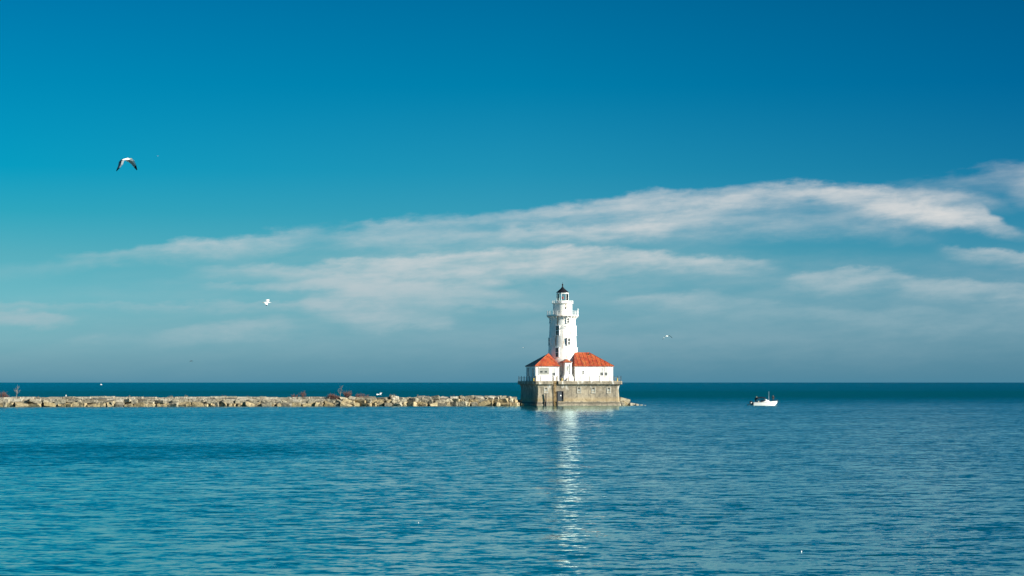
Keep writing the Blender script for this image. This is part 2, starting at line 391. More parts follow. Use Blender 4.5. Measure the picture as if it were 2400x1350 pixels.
# ------------------------------------------------------------------ water
def water_mat():
    m, nt, b = new_mat('lake_water')
    pos = nd(nt, 'ShaderNodeNewGeometry').outputs['Position']
    s = nd(nt, 'ShaderNodeSeparateXYZ'); nt.links.new(pos, s.inputs[0]); x, y, _ = s.outputs
    def slope(sx, sy, det, ax, ay, rough=.5):
        c = nz(nt, vmul(nt, pos, (sx, sy, 1)), 1., det, rough, 'Color')
        v = nd(nt, 'ShaderNodeVectorMath', operation='SUBTRACT'); nt.links.new(c, v.inputs[0]); v.inputs[1].default_value = (.5,.5,.5)
        return vmul(nt, v.outputs[0], (ax, ay, 0))
    def vadd(a, b_):
        v = nd(nt, 'ShaderNodeVectorMath', operation='ADD'); nt.links.new(a, v.inputs[0]); nt.links.new(b_, v.inputs[1]); return v.outputs[0]
    sl_ = vadd(vadd(slope(.62, .90, 2, .20, .20), slope(1.7, 2.4, 2, .22, .22)), vadd(slope(.14, .28, 2, .04, .05), slope(4.6, 6.4, 2, .18, .16)))
    # wind patches: ruffled and calm water
    p1 = nz(nt, vmul(nt, pos, (.006, .016, 1)), 1., 3, .5)
    p2 = nz(nt, vmul(nt, pos, (.03, .06, 1)), 1., 3, .55)
    amp = mth(nt, 'MULTIPLY', mapr(nt, p1, .3, .7, .90, 1.14), mapr(nt, p2, .3, .7, .92, 1.08))
    # ruffled patch on the left of the harbour
    ex = mth(nt, 'DIVIDE', mth(nt, 'ADD', x, 46.), 34.); ey = mth(nt, 'DIVIDE', mth(nt, 'SUBTRACT', y, mth(nt, 'MULTIPLY_ADD', x, .35, 215.)), 34.)
    r2 = mth(nt, 'ADD', mth(nt, 'MULTIPLY', ex, ex), mth(nt, 'MULTIPLY', ey, ey))
    r2 = mth(nt, 'ADD', r2, mth(nt, 'MULTIPLY', mth(nt, 'SUBTRACT', p2, .5), .8))
    ruf = mapr(nt, r2, 1.25, .65)
    amp = mth(nt, 'ADD', amp, mth(nt, 'MULTIPLY', ruf, .25))
    # sheltered water just in front of the pier
    cx_ = mth(nt, 'DIVIDE', mth(nt, 'SUBTRACT', x, 12.), 22.); cy_ = mth(nt, 'DIVIDE', mth(nt, 'SUBTRACT', y, 600.), 150.)
    calm = mapr(nt, mth(nt, 'ADD', mth(nt, 'MULTIPLY', cx_, cx_), mth(nt, 'MULTIPLY', cy_, cy_)), 0., 1., 1., 0.)
    amp = mth(nt, 'MULTIPLY', amp, mth(nt, 'MULTIPLY_ADD', calm, -.38, 1.))
    # at a grazing view only the near faces of the waves show: the mean facet leans toward the shore, more so on the rough open lake
    ly = mth(nt, 'LOGARITHM', mth(nt, 'MAXIMUM', y, 50.), 10.)
    ly = mth(nt, 'ADD', ly, mth(nt, 'MULTIPLY', mth(nt, 'SUBTRACT', nz(nt, vmul(nt, pos, (.004,.0035,1)), 1., 3, .5), .5), .035))
    fc = nd(nt, 'ShaderNodeFloatCurve'); nt.links.new(mapr(nt, ly, 1.7, 4.7, 0, 1, False), fc.inputs['Value'])
    cv_ = fc.mapping.curves[0]
    pts = [(1.7,.033),(1.95,.036),(2.15,.040),(2.35,.045),(2.55,.050),(2.70,.054),(2.787,.064),(2.837,.082),(2.87,.098),(2.903,.105),(2.94,.125),(2.97,.15),(3.0,.21),(3.16,.21),(3.25,.15),(3.45,.13),(3.75,.115),(4.7,.105)]
    while len(cv_.points) < len(pts): cv_.points.new(.5, .5)
    for q, (a, v) in zip(cv_.points, pts): q.location = ((a-1.7)/3., v); q.handle_type = 'AUTO_CLAMPED'
    fc.mapping.update()
    sv = nd(nt, 'ShaderNodeSeparateXYZ'); nt.links.new(sl_, sv.inputs[0])
    tilt = mth(nt, 'EXPONENT', mth(nt, 'MULTIPLY', sv.outputs[1], WAVE_K))
    A = mth(nt, 'MULTIPLY', mth(nt, 'MULTIPLY_ADD', ruf, .020, fc.outputs[0]), mth(nt, 'MULTIPLY', amp, mth(nt, 'MULTIPLY_ADD', calm, -.42, 1.)))
    fy = mth(nt, 'SUBTRACT', mth(nt, 'DIVIDE', 2.75, mth(nt, 'MAXIMUM', y, 40.)), mth(nt, 'MULTIPLY', A, tilt))
    cmb = nd(nt, 'ShaderNodeCombineXYZ'); nt.links.new(mth(nt, 'MULTIPLY', sv.outputs[0], amp), cmb.inputs[0]); nt.links.new(fy, cmb.inputs[1]); cmb.inputs[2].default_value = 1.
    n = nd(nt, 'ShaderNodeVectorMath', operation='NORMALIZE'); nt.links.new(cmb.outputs[0], n.inputs[0])
    nt.nodes.remove(b)
    df = nd(nt, 'ShaderNodeBsdfDiffuse'); df.inputs[0].default_value = (.0005, .060, .069, 1)
    gl = nd(nt, 'ShaderNodeBsdfGlossy'); gl.inputs[0].default_value = (.73, .95, .97, 1); gl.inputs['Roughness'].default_value = .02
    fr = nd(nt, 'ShaderNodeFresnel'); fr.inputs['IOR'].default_value = 1.33
    nt.links.new(n.outputs[0], gl.inputs['Normal']); nt.links.new(n.outputs[0], fr.inputs['Normal'])
    mx = nd(nt, 'ShaderNodeMixShader'); nt.links.new(fr.outputs[0], mx.inputs[0]); nt.links.new(df.outputs[0], mx.inputs[1]); nt.links.new(gl.outputs[0], mx.inputs[2])
    nt.links.new(mx.outputs[0], nt.nodes['Material Output'].inputs[0])
    return m
WAVE_K = 17.0
def cst(nt, v):
    c = nd(nt, 'ShaderNodeCombineXYZ')
    for i in range(3): c.inputs[i].default_value = v[i]
    return c.outputs[0]
M['water'] = water_mat()
w = MB(); w.add([(-40000,-300,0),(40000,-300,0),(40000,70000,0),(-40000,70000,0)], [(0,1,2,3)])
tag(w.build('water', M['water']), kind='structure')

# ------------------------------------------------------------------ lighthouse island: one local frame
PHI = R(11); CP, SP = math.cos(PHI), math.sin(PHI)
OX, OY = 13.63, 621.8
LH = Matrix.Translation((OX, OY, 0)) @ Matrix.Rotation(PHI, 4, 'Z')
def lx(px, yl):                      # local x of photo column px at local depth yl
    k = (px - HX)/F
    return (k*(OY + yl*CP) - OX + yl*SP) / (CP - k*SP)
def lz(py, xl, yl):
    return CAMH + (HY - py)/F*(OY + xl*SP + yl*CP)
DECK = lz(893, 0, -10)

# -- concrete pier
pier = thing('concrete_pier', 'stained tan concrete pier with flared cornice carrying the lighthouse', 'pier', (0,0,0), LH)
def sqring(h, z, ch=.25):
    return [(-h+ch,-h,z),(h-ch,-h,z),(h,-h+ch,z),(h,h-ch,z),(h-ch,h,z),(-h+ch,h,z),(-h,h-ch,z),(-h,-h+ch,z)]
m = MB()
m.rings([sqring(h, z) for h, z in ((10.22,-2.5),(10.22,.42),(10.10,.52),(10.08,.86),(9.98,.98),(9.94,1.6),(9.86,2.6),(9.80,3.6),(9.82,4.1),(9.90,4.5),(10.02,4.8),(10.16,5.04))])
wall_o = m.build('wall', M['concrete'], pier)
XN0, XN1 = lx(1296.6, -10.4), lx(1308.6, -10.4)
def notched(h, z):
    r = sqring(h, z); return [r[0], (XN0,-h,z), (XN0,-9.90,z), (XN1,-9.90,z), (XN1,-h,z)] + r[1:]
m = MB(); m.rings([notched(h, z) for h, z in ((10.38,5.0),(10.48,5.06),(10.50,DECK-.12),(10.42,DECK))])
m.build('cornice', M['concrete'], pier)
YF = -9.95
def pier_window(px, y0, y1, parent):
    x = lx(px, YF); z1, z0 = lz(y0, x, YF), lz(y1, x, YF)
    wd = .46; yb = -9.73
    f = MB()
    f.box(x-wd,x-wd+.14,yb-.16,yb+.12,z0,z1).box(x+wd-.14,x+wd,yb-.16,yb+.12,z0,z1).box(x-wd+.14,x+wd-.14,yb-.16,yb+.12,z1-.14,z1)
    f.box(x-wd-.06,x+wd+.06,yb-.22,yb+.12,z0-.16,z0)
    o = f.build('window', M['grey_frame'], parent)
    b_ = MB(); b_.box(x-wd+.14,x+wd-.14,yb-.08,yb+.05,z0,z1-.14); b_.build('shutter', M['boards'], o)
    zc = z0 + (z1-z0)*.62
    p = MB(); p.box(x-.24,x-.03,yb-.10,yb-.02,zc-.17,zc+.17).box(x+.03,x+.24,yb-.10,yb-.02,zc-.17,zc+.17); p.build('pane', M['pane'], o)
for px in (1280, 1357.5, 1391, 1427): pier_window(px, 904, 920, pier)
x0, x1 = lx(1306.5, YF), lx(1320.5, YF); z0, z1 = lz(940, x0, YF), lz(916.5, x0, YF)
m = MB(); m.box(x0,x0+.1,-10.14,-9.7,z0,z1).box(x1-.1,x1,-10.14,-9.7,z0,z1).box(x0+.1,x1-.1,-10.14,-9.7,z1-.12,z1)
d = m.build('door', M['iron'], pier)
m = MB(); m.box(x0+.1,x0+(x1-x0)*.72,-10.02,-9.75,z0,z1-.12); m.build('door_leaf', M['door'], d)
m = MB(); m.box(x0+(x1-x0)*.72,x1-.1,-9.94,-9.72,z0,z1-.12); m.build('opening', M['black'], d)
m = MB(Matrix.Translation((lx(1314,YF),-10.03,lz(927,0,YF))) @ Matrix.Rotation(R(90),4,'X')); m.lathe([(.16,-.03),(.16,.03)], 14)
m.build('door_plate', M['trim'], d)
# notch shadowed chute and ladder
xl0, xl1 = lx(1297.3, -10.1), lx(1304.2, -10.1)
def ladder_y(z):
    t = [(-1.,-10.34),(.5,-10.32),(1.1,-10.10),(3.,-9.98),(4.4,-10.04),(5.,-10.16),(9.,-10.16)]
    for (a_, ya), (b_, yb_) in zip(t, t[1:]):
        if a_ <= z <= b_: return ya + (yb_-ya)*(z-a_)/(b_-a_)
m = MB()
for xx in (xl0+.04, xl1-.04): m.tube([(xx,ladder_y(z),z) for z in (-.9,.5,1.1,2.,3.,4.,4.7,5.2,DECK+.9)] + [(xx,-9.9,DECK+1.05),(xx,-9.55,DECK+.02)], .045, 6)
lad = m.build('ladder', M['rust'], pier)
for k in range(19):
    z = .12 + k*.31
    m = MB(); m.box(xl0+.07, xl1-.07, ladder_y(z)-.06, ladder_y(z)+.05, z, z+.12); m.build('rung', M['rung'], lad)
m = MB(); m.box(lx(1305.2,-10.4), lx(1308.2,-10.4), -10.52, -10.24, -1.0, 1.15); m.build('fender_block', M['timber'], pier)
for px, y0, n_ in ((1279.7, 921.5, 'taller'), (1275.6, 941.0, 'shorter')):
    PY = -10.26; x = lx(px, PY); z1 = lz(y0, x, PY)
    t = thing('timber_pile', f'dark timber pile standing against the pier front, the {n_} of the two', 'pile', (x,PY,0), LH, 'timber piles at the pier front')
    r = .15 if n_ == 'taller' else .11
    m = MB(); m.lathe([(r*1.1,-2),(r,0),(r*.95,z1-.1),(r*.8,z1)], 10, (x,PY)); m.build('shaft', M['timber'], t, True)
    m = MB(); m.lathe([(r+.03,z1*.45),(r+.03,z1*.45+.12)], 10, (x,PY)); m.build('iron_band', M['rust'], t)

# -- railing round the deck
rail = thing('deck_railing', 'dark iron posts with sagging chains along the pier deck edge', 'railing', (0,0,DECK), LH)
HR = 10.22
path = [(lx(p, -HR), -HR) for p in (1266.5, 1295)]
front2 = [(lx(p, -HR), -HR) for p in (1306, 1333, 1357, 1381, 1405, 1429.5)] + [(HR, -HR)]
right = [(HR, -HR + 3.6*k) for k in range(1, 6)] + [(HR, HR)]
back = [(HR - 4.1*k, HR) for k in range(1, 5)] + [(-HR, HR)]
left = [(-HR, HR - 3.25*k) for k in range(1, 7)] + [(-HR, -HR)]
runs = [front2 + right + back + left + path]
PH = 1.12
for run in runs:
    for (x, y) in run:
        m = MB(); m.lathe([(.10,DECK),(.10,DECK+.08),(.07,DECK+.12),(.06,DECK+PH-.06),(.075,DECK+PH-.04),(.07,DECK+PH+.05),(.02,DECK+PH+.08)], 8, (x, y))
        m.build('post', M['iron'], rail, True)
    for a, b in zip(run, run[1:]):
        m = MB()
        for h, sg in ((.98,.16),(.62,.14),(.28,.12)):
            m.tube([(a[0]+(b[0]-a[0])*t, a[1]+(b[1]-a[1])*t, DECK+h-sg*4*t*(1-t)) for t in [i/8 for i in range(9)]], .022, 4)
        m.build('chain', M['chain'] if a[1] < -10 and b[1] < -10 else M['iron'], rail)
for px, y, lb in ((1250.8, -9.4, 'small yellow marker lamp at the left front corner of the pier deck'), (1317, -9.9, 'small yellow marker lamp on the deck left of the porch steps'), (1447, -9.0, 'small yellow marker lamp among the railing posts at the right end of the deck')):
    x = lx(px, y)
    t = thing('marker_lamp', lb, 'lamp', (x,y,DECK), LH, 'yellow marker lamps on the pier deck')
    m = MB(); m.lathe([(.20,DECK),(.20,DECK+.06),(.09,DECK+.10),(.08,DECK+.36)], 10, (x,y)); m.build('stand', M['yellow'], t, True)
    m = MB(); m.lathe([(.13,DECK+.36),(.16,DECK+.42),(.15,DECK+.58),(.05,DECK+.66)], 10, (x,y)); m.build('lamp_head', M['yellow'], t, True)

# -- windows on house walls
def sash_window(parent, x, y, z0, z1, wd, split=.42, face='front', upper='blind'):
    """y is the wall plane; frame proud of it, upper sash with a blind, lower sash dark"""
    T = Matrix.Translation((x, y, 0)) if face == 'front' else Matrix.Translation((x, y, 0)) @ Matrix.Rotation(R(-90), 4, 'Z')
    h = wd/2
    f = MB(T); f.box(-h-.08,-h,-.07,.03,z0,z1).box(h,h+.08,-.07,.03,z0,z1).box(-h-.08,h+.08,-.09,.03,z1,z1+.10)
    o = f.build('window', M['trim'], parent)
    s_ = MB(T); s_.box(-h-.12,h+.12,-.14,.03,z0-.09,z0); s_.build('sill', M['trim'], o)
    zm = z0 + (z1-z0)*split
    p = MB(T); p.box(-h,h,-.012,.02,z0,zm-.03); p.box(-h,h,-.010,.02,zm+.03,z1) if upper != 'blind' else None
    p.build('pane', M['pane'], o)
    if upper == 'blind':
        p = MB(T); p.box(-h,h,-.02,.02,zm+.03,z1); p.build('blind', M['blind'], o)
    p = MB(T); p.box(-h,h,-.05,.02,zm-.03,zm+.03); p.box(-.02,.02,-.035,.02,z0,zm-.03).box(-.02,.02,-.035,.02,zm+.03,z1); p.build('sash_bar', M['trim'], o)

YH = -6.8
ZE = lz(857.3, 0, YH)             # eaves
# -- left house
lx0, lx1, ly1 = lx(1255.3, YH), lx(1310.6, YH), 4.6
hs = thing('keepers_house', 'white hip-roofed house left of the tower with a big boarded window', 'house', ((lx0+lx1)/2,-1,DECK), LH)
m = MB(); m.box(lx0, lx1, YH, ly1, DECK-.05, ZE-.02); m.box(lx0-.06,lx1+.06,YH-.06,ly1+.06,DECK-.05,DECK+.18)
m.box(lx0-.10,lx1+.10,YH-.10,ly1+.1,ZE-.30,ZE-.03)
m.build('wall', M['house'], hs)
oh = .18
A = Vector((lx(1280.4, -4.4), -4.4, lz(832.7, 0, -4.4))); B = Vector((lx(1286.2, -2.2), -2.2, lz(828.3, 0, -2.2)))
e = [Vector((lx0-oh,YH-oh,ZE)), Vector((lx1+oh,YH-oh,ZE)), Vector((lx1+oh,ly1+oh,ZE)), Vector((lx0-oh,ly1+oh,ZE))]
t_ = Vector((0,0,.16))
m = MB(); m.add(e + [A, B] + [p - t_ for p in e], [(0,1,4),(1,2,5,4),(2,3,5),(3,0,4,5),(0,1,7,6),(1,2,8,7),(2,3,9,8),(3,0,6,9),(6,7,8,9)])
roof = m.build('roof', M['roof'], hs)
m = MB()
for a, b in ((e[0],A),(e[1],A),(A,B),(e[3],B),(e[2],B)): m.tube([a, b], .055, 5)
m.tube([e[0]-t_*.5+Vector((0,-.03,0)), e[1]-t_*.5+Vector((0,-.03,0))], .07, 6)
m.build('ridge_cap', M['roof'], roof)
# boarded window with two small dark lights
bx0, bx1 = lx(1263.2, YH), lx(1286.2, YH); bz0, bz1 = lz(877.6,0,YH), lz(862,0,YH)
f = MB(); f.box(bx0-.08,bx0,YH-.09,YH+.03,bz0,bz1).box(bx1,bx1+.08,YH-.09,YH+.03,bz0,bz1).box(bx0-.08,bx1+.08,YH-.09,YH+.03,bz1,bz1+.08).box(bx0-.08,bx1+.08,YH-.12,YH+.03,bz0-.08,bz0)
o = f.build('boarded_window', M['trim'], hs)
m = MB(); nb = 11
for k in range(nb):
    a = bx0+(bx1-bx0)*k/nb; m.box(a+.008, a+(bx1-bx0)/nb-.008, YH-.045-.012*(k%2), YH+.02, bz0, bz1)
m.build('board_panel', M['boards'], o)
for px in (1268.7, 1279.3):
    x = lx(px, YH); z = lz(871.5, 0, YH)
    m = MB(); m.box(x-.27,x-.03,YH-.075,YH-.02,z-.17,z+.17).box(x+.03,x+.27,YH-.075,YH-.02,z-.17,z+.17); m.build('pane', M['pane'], o)
sash_window(hs, lx(1298, YH), YH, lz(880.3,0,YH), lz(863.2,0,YH), .62)
for px in (1236.6, 1239.6, 1248.2, 1251.3):
    k = (px-HX)/F; yl = (k*(OY+lx0*SP) - OX - lx0*CP) / (-SP - k*CP)
    sash_window(hs, lx0, yl, DECK+1.1, lz(862.2, lx0, yl), .95, face='left', upper='dark')

# -- tower
TX, TY = lx(1318.5, 0.0), 0.0
lh = thing('lighthouse', 'tall white tapering lighthouse tower with black-roofed lantern', 'lighthouse', (TX,TY,DECK), LH)
def tz(py): return lz(py, TX, TY)
SC = (OY + TX*SP)/F
def tr(hw): return hw*SC
prof = [(tr(38), DECK-.05),(tr(37.6), tz(862)),(tr(37.4), tz(844)),(tr(35.2), tz(842.5)),(tr(34.0), tz(836)),(tr(33.0), tz(815)),(tr(32.0), tz(795)),(tr(31.0), tz(775)),(tr(30.2), tz(757)),(tr(30.0), tz(750)),(tr(30.8), tz(747)),(tr(31.4), tz(744)),(tr(31.4), tz(742.4))]
def tower_r(z):
    for (r0, a), (r1, b) in zip(prof, prof[1:]):
        if a <= z <= b: return r0 + (r1-r0)*(z-a)/(b-a)
    return prof[-1][0]
m = MB(); m.lathe(prof, 64, (TX,TY)); tw = m.build('tower_wall', M['tower'], lh, True)
m = MB(); m.lathe([(tr(34.0)+.02, tz(842.2)),(tr(35.0)+.12, tz(842.2)),(tr(35.0)+.12, tz(840.6)),(tr(34.0)+.02, tz(839.8))], 64, (TX,TY), cap=False)
m.build('base_band', M['tower'], tw, True)
m = MB()
for py in (818, 797, 776, 756): 
    z = tz(py); r = tower_r(z); m.lathe([(r-.02,z-.05),(r+.012,z-.05),(r+.012,z+.05),(r-.02,z+.05)], 64, (TX,TY), cap=False)
m.build('plate_seam', M['tower'], tw, True)
def tower_window(ang, y0, y1, w_):
    z1, z0 = tz(y0), tz(y1); r = tower_r((z0+z1)/2)
    T = Matrix.Translation((TX,TY,0)) @ Matrix.Rotation(R(ang), 4, 'Z') @ Matrix.Translation((0,-r,0))
    h = w_/2; o_ = .20
    f = MB(T); f.box(-h-.16,-h,-o_,.35,z0,z1).box(h,h+.16,-o_,.35,z0,z1).box(-h-.22,h+.22,-o_-.05,.35,z1,z1+.16)
    o = f.build('window', M['trim'], lh)
    s_ = MB(T); s_.box(-h-.22,h+.22,-o_-.1,.35,z0-.12,z0); s_.build('sill', M['trim'], o)
    p = MB(T); p.box(-h,h,-.10,.3,z0,z1); p.build('pane', M['pane'], o)
    zm = (z0+z1)/2; p = MB(T); p.box(-h,h,-.15,-.11,zm-.05,zm+.05).box(-.02,.02,-.14,-.11,z0,zm-.05).box(-.02,.02,-.14,-.11,zm+.05,z1); p.build('sash_bar', M['trim'], o)
    return T, z0, z1, h
T, z0, z1, h = tower_window(14, 793.5, 808.5, .62)
m = MB(T); m.box(-h-.40,-h-.20,-.16,-.08,z0,z1+.1); m.build('shutter', M['iron'], lh)
tower_window(12, 746.5, 757.5, .55)
for a in (-34, 101, 191): tower_window(a, 765, 785.5, .75); tower_window(a, 816, 836.5, .75)
for a in (-79, 146): tower_window(a, 793, 810, .7); tower_window(a, 749, 757.5, .55)
# gallery
zg0, zg1 = tz(742.2), tz(738.6)
m = MB(); m.lathe([(tr(31.4),zg0-.02),(tr(36.6),zg0+.02),(tr(37.3),zg0+.10),(tr(37.3),zg1-.04),(tr(37.0),zg1),(tr(22),zg1)], 48, (TX,TY), cap=False)
ga = m.build('gallery', M['stone_white'], lh, True)
for k in range(24):
    T = Matrix.Translation((TX,TY,0)) @ Matrix.Rotation(2*math.pi*(k+.5)/24, 4, 'Z')
    m = MB(T); ri, ro = tr(30.2), tr(36.4)
    m.add([(-.07,-ri,zg0-.75),(.07,-ri,zg0-.75),(-.07,-ri,zg0),(.07,-ri,zg0),(-.07,-ro,zg0),(.07,-ro,zg0),(-.07,-ro,zg0-.10),(.07,-ro,zg0-.10),(-.07,-ri-.25,zg0-.38),(.07,-ri-.25,zg0-.38)],
          [(0,2,4,6,8),(1,9,7,5,3),(0,8,9,1),(8,6,7,9),(6,4,5,7),(2,3,5,4),(0,1,3,2)])
    m.build('bracket', M['trim'], ga)
def ring_rail(parent, rad, z, hgt, npost, mat, tall=None):
    m = MB()
    for hh in (hgt, hgt*.62, hgt*.28):
        m.tube([(TX+rad*math.cos(2*math.pi*i/48), TY+rad*math.sin(2*math.pi*i/48), z+hh) for i in range(49)], .028, 5)
    for k in range(npost):
        a = 2*math.pi*(k+.3)/npost; m.tube([(TX+rad*math.cos(a),TY+rad*math.sin(a),z),(TX+rad*math.cos(a),TY+rad*math.sin(a),z+hgt+.06)], .04, 6)
    return m.build('railing', mat, parent)
ring_rail(ga, tr(36.4), zg1, .92, 20, M['trim'])
m = MB(); a = R(-4); m.tube([(TX+tr(36.6)*math.cos(a),TY+tr(36.6)*math.sin(a),zg1),(TX+tr(36.6)*math.cos(a),TY+tr(36.6)*math.sin(a),zg1+1.55)], .09, 8); m.build('stanchion', M['trim'], ga)
# watch room
zw1 = tz(712.2)
m = MB(); m.lathe([(tr(22.9),zg1-.02),(tr(22.9),zg1+.12),(tr(22.5),zg1+.16),(tr(22.4),zw1-.1),(tr(23.2),zw1-.02),(tr(23.2),zw1+.01)], 48, (TX,TY)); wr = m.build('watch_room', M['tower'], lh, True)
Tw = lambda ang, r: Matrix.Translation((TX,TY,0)) @ Matrix.Rotation(R(ang), 4, 'Z') @ Matrix.Translation((0,-r,0))
m = MB(Tw(7, tr(22.4)) @ Matrix.Translation((0,0,tz(722.4))) @ Matrix.Rotation(R(90),4,'X')); m.lathe([(.19,-.1),(.19,.05),(.15,.06)], 16); m.build('porthole', M['black'], wr, True)
for ang in (10, 21):
    m = MB(Tw(ang, tr(22.6)+.05)); m.tube([(0,0,zg1+.05),(0,0,zw1-.1)], .035, 6); m.build('drain_pipe', M['rust'], wr)
m = MB(Tw(15, tr(31)+.08)); m.tube([(0,0,zg0),(0,0,tz(760))], .03, 6); m.build('hanging_cable', M['iron'], lh)
# upper gallery
zu1 = tz(710.8)
m = MB(); m.lathe([(tr(22.6),zw1),(tr(24.8),zw1+.02),(tr(25.2),zw1+.06),(tr(25.2),zu1),(tr(12),zu1+.005)], 48, (TX,TY), cap=False); ug = m.build('upper_gallery', M['stone_white'], lh, True)
ring_rail(ug, tr(24.6), zu1, .56, 16, M['trim'])
# lantern: eight sides, glazed
zl0, zl1, zl2 = zu1, tz(705.2), tz(688.5); RL = tr(13.9); A0 = R(22.5)
m = MB(); m.lathe([(RL+.02,zl0),(RL+.02,zl1-.06),(RL+.05,zl1-.05),(RL+.05,zl1)], 8, (TX,TY), A0); lan = m.build('lantern', M['trim'], lh)
m = MB(); m.lathe([(RL+.03,zl2),(RL+.03,tz(685.9)),(RL-.12,tz(685.9)),(RL-.12,zl2)], 8, (TX,TY), A0, False); m.rings([[(TX+r_*math.cos(A0+2*math.pi*i/8),TY+r_*math.sin(A0+2*math.pi*i/8),zl2) for i in range(8)] for r_ in (RL+.03,RL-.12)], True, False, False); m.build('lantern_band', M['trim'], lan)
for k in range(8):
    a, b = A0+2*math.pi*k/8, A0+2*math.pi*(k+1)/8
    pa = Vector((TX+RL*math.cos(a),TY+RL*math.sin(a),0)); pb = Vector((TX+RL*math.cos(b),TY+RL*math.sin(b),0))
    m = MB(); m.tube([pa+Vector((0,0,zl1)), pa+Vector((0,0,zl2))], .062, 6); m.build('mullion', M['trim'], lan)
    q = (pb-pa)*.04; nrm = Vector((math.cos((a+b)/2), math.sin((a+b)/2), 0))*.008
    c4 = [pa+q, pb-q]
    m = MB(); vs = [c4[0]+nrm,c4[1]+nrm,c4[1]-nrm,c4[0]-nrm]
    m.add([v+Vector((0,0,zl1+.01)) for v in vs] + [v+Vector((0,0,zl2-.01)) for v in vs], [(0,3,2,1),(4,5,6,7),(0,1,5,4),(1,2,6,5),(2,3,7,6),(3,0,4,7)])
    m.build('glass_pane', M['glass'], lan)
m = MB(); m.lathe([(.10,zl0),(.08,tz(701)),(.05,tz(700.5))], 10, (TX,TY)); bc = m.build('beacon', M['iron'], lh, True)
m = MB(); m.lathe([(.12,tz(700.6)),(.21,tz(699.8)),(.24,tz(697.6)),(.2,tz(695.4)),(.06,tz(694.8))], 14, (TX,TY)); m.build('lens', M['red_lamp'], bc, True)
m = MB(); m.tube([(TX,TY,tz(694.8)),(TX,TY,zl2)], .03, 6); m.build('hanger_rod', M['iron'], bc)
# roof of the lantern
m = MB(); m.lathe([(tr(14.0),tz(686.1)),(tr(15.0),tz(686.0)),(tr(15.0),tz(685.2)),(tr(11.6),tz(682.2)),(tr(7.5),tz(678.8)),(tr(4.2),tz(675.9)),(tr(2.4),tz(673.6)),(tr(1.5),tz(671.6))], 16, (TX,TY)); lr = m.build('lantern_roof', M['black'], lh, True)
m = MB(); m.lathe([(tr(1.4),tz(671.7)),(tr(1.1),tz(669.6)),(tr(1.7),tz(668.2)),(tr(1.9),tz(667.0)),(tr(1.5),tz(665.8)),(tr(.3),tz(664.9)),(tr(.25),tz(661.8))], 12, (TX,TY)); m.build('ball_finial', M['black'], lr, True)
# lamp bracket on the tower wall
zb = tz(765); r = tower_r(zb); T = Tw(0, r)
m = MB(T); m.tube([(0,.1,zb),(.0,-.75,zb+.02)], .05, 6).tube([(0,.1,zb-.65),(0,-.62,zb)], .035, 6).tube([(0,.1,zb+.75),(0,-.70,zb+.04)], .02, 5)
br = m.build('lamp_bracket', M['rust'], lh)
m = MB(T); m.lathe([(.03,zb+.05),(.14,zb-.05),(.16,zb-.16),(.02,zb-.18)], 10, (0,-.75)); m.build('lamp_shade', M['trim'], br, True)
# -- porch in front of the tower
YP = -7.0
pa0, pa1 = lx(1324.2, YP), lx(1340.2, YP); pb0, pb1 = lx(1321.4, YP-.3), lx(1344.6, YP-.3)
zpm, zpt = lz(876.5,0,YP), lz(848.2,0,YP)
po = MB(); po.box(pa0, pa1, YP, -2.6, zpm, zpt); po.box(pa0-.10,pa1+.10,YP-.10,-2.6,zpt-.22,zpt-.02)
po.rings([[(x_,y_,z_) for x_, y_ in ((a,c),(b,c),(b,-2.6),(a,-2.6))] for a, b, c, z_ in ((pb0,pb1,YP-.45,DECK-.05),(pb0+.05,pb1-.05,YP-.42,lz(884,0,YP)),(pb0+.28,pb1-.34,YP-.15,lz(879.5,0,YP)),(pa0-.02,pa1+.02,YP-.03,zpm))])
porch = po.build('porch', M['house'], lh)
c = Vector((lx(1328.7,-6.0), -6.0, lz(841.6,0,-6.0)))
ev = [Vector((lx(1319.2,YP-.25),YP-.25,zpt)), Vector((lx(1340.2,YP-.25),YP-.25,zpt)), Vector((pa1+.25,-2.9,zpt)), Vector((lx(1319.2,YP-.25)+.1,-2.9,zpt))]
c2 = Vector((c.x+.1,-2.9,c.z))
m = MB(); m.add(ev+[c,c2]+[p-Vector((0,0,.12)) for p in ev], [(0,1,4),(1,2,5,4),(3,0,4,5),(2,3,5),(0,1,7,6),(1,2,8,7),(2,3,9,8),(3,0,6,9),(6,7,8,9)]); m.build('porch_roof', M['roof'], porch)
xd0, xd1 = lx(1326.8, YP), lx(1336, YP); zd0, zd1 = lz(875,0,YP), lz(854,0,YP)
m = MB(); m.box(xd0,xd1,YP-.05,YP+.02,zd0,zd1); m.build('porch_door', M['house'], porch)
m = MB()
for (u0,u1,v0,v1) in ((.18,.55,.28,.52),(.10,.62,.52,.66),(.22,.68,.66,.80),(.34,.58,.80,.90),(.38,.70,.10,.24)):
    m.box(xd0+(xd1-xd0)*u0, xd0+(xd1-xd0)*u1, YP-.055-.004*u0, YP-.045, zd0+(zd1-zd0)*v0, zd0+(zd1-zd0)*v1)
m.build('peeled_patch', M['boards'], porch)
m = MB(); m.tube([(lx(1335.5,YP),YP-.09,zd0),(lx(1335.5,YP),YP-.09,zd1)], .05, 6); m.ball((lx(1335.5,YP),YP-.09,zd0),(.12,.1,.12)); m.ball((lx(1335.5,YP),YP-.09,zd1-.1),(.1,.1,.16)); m.build('drain_pipe', M['iron'], porch)
m = MB()
for k in range(4): m.box(pb0+.5+.1*k, pb1-.6-.1*k, YP-.45-.35*(4-k)*.5, YP-.3, DECK, DECK+.18*(k+1))
m.build('steps', M['stone_white'], porch)

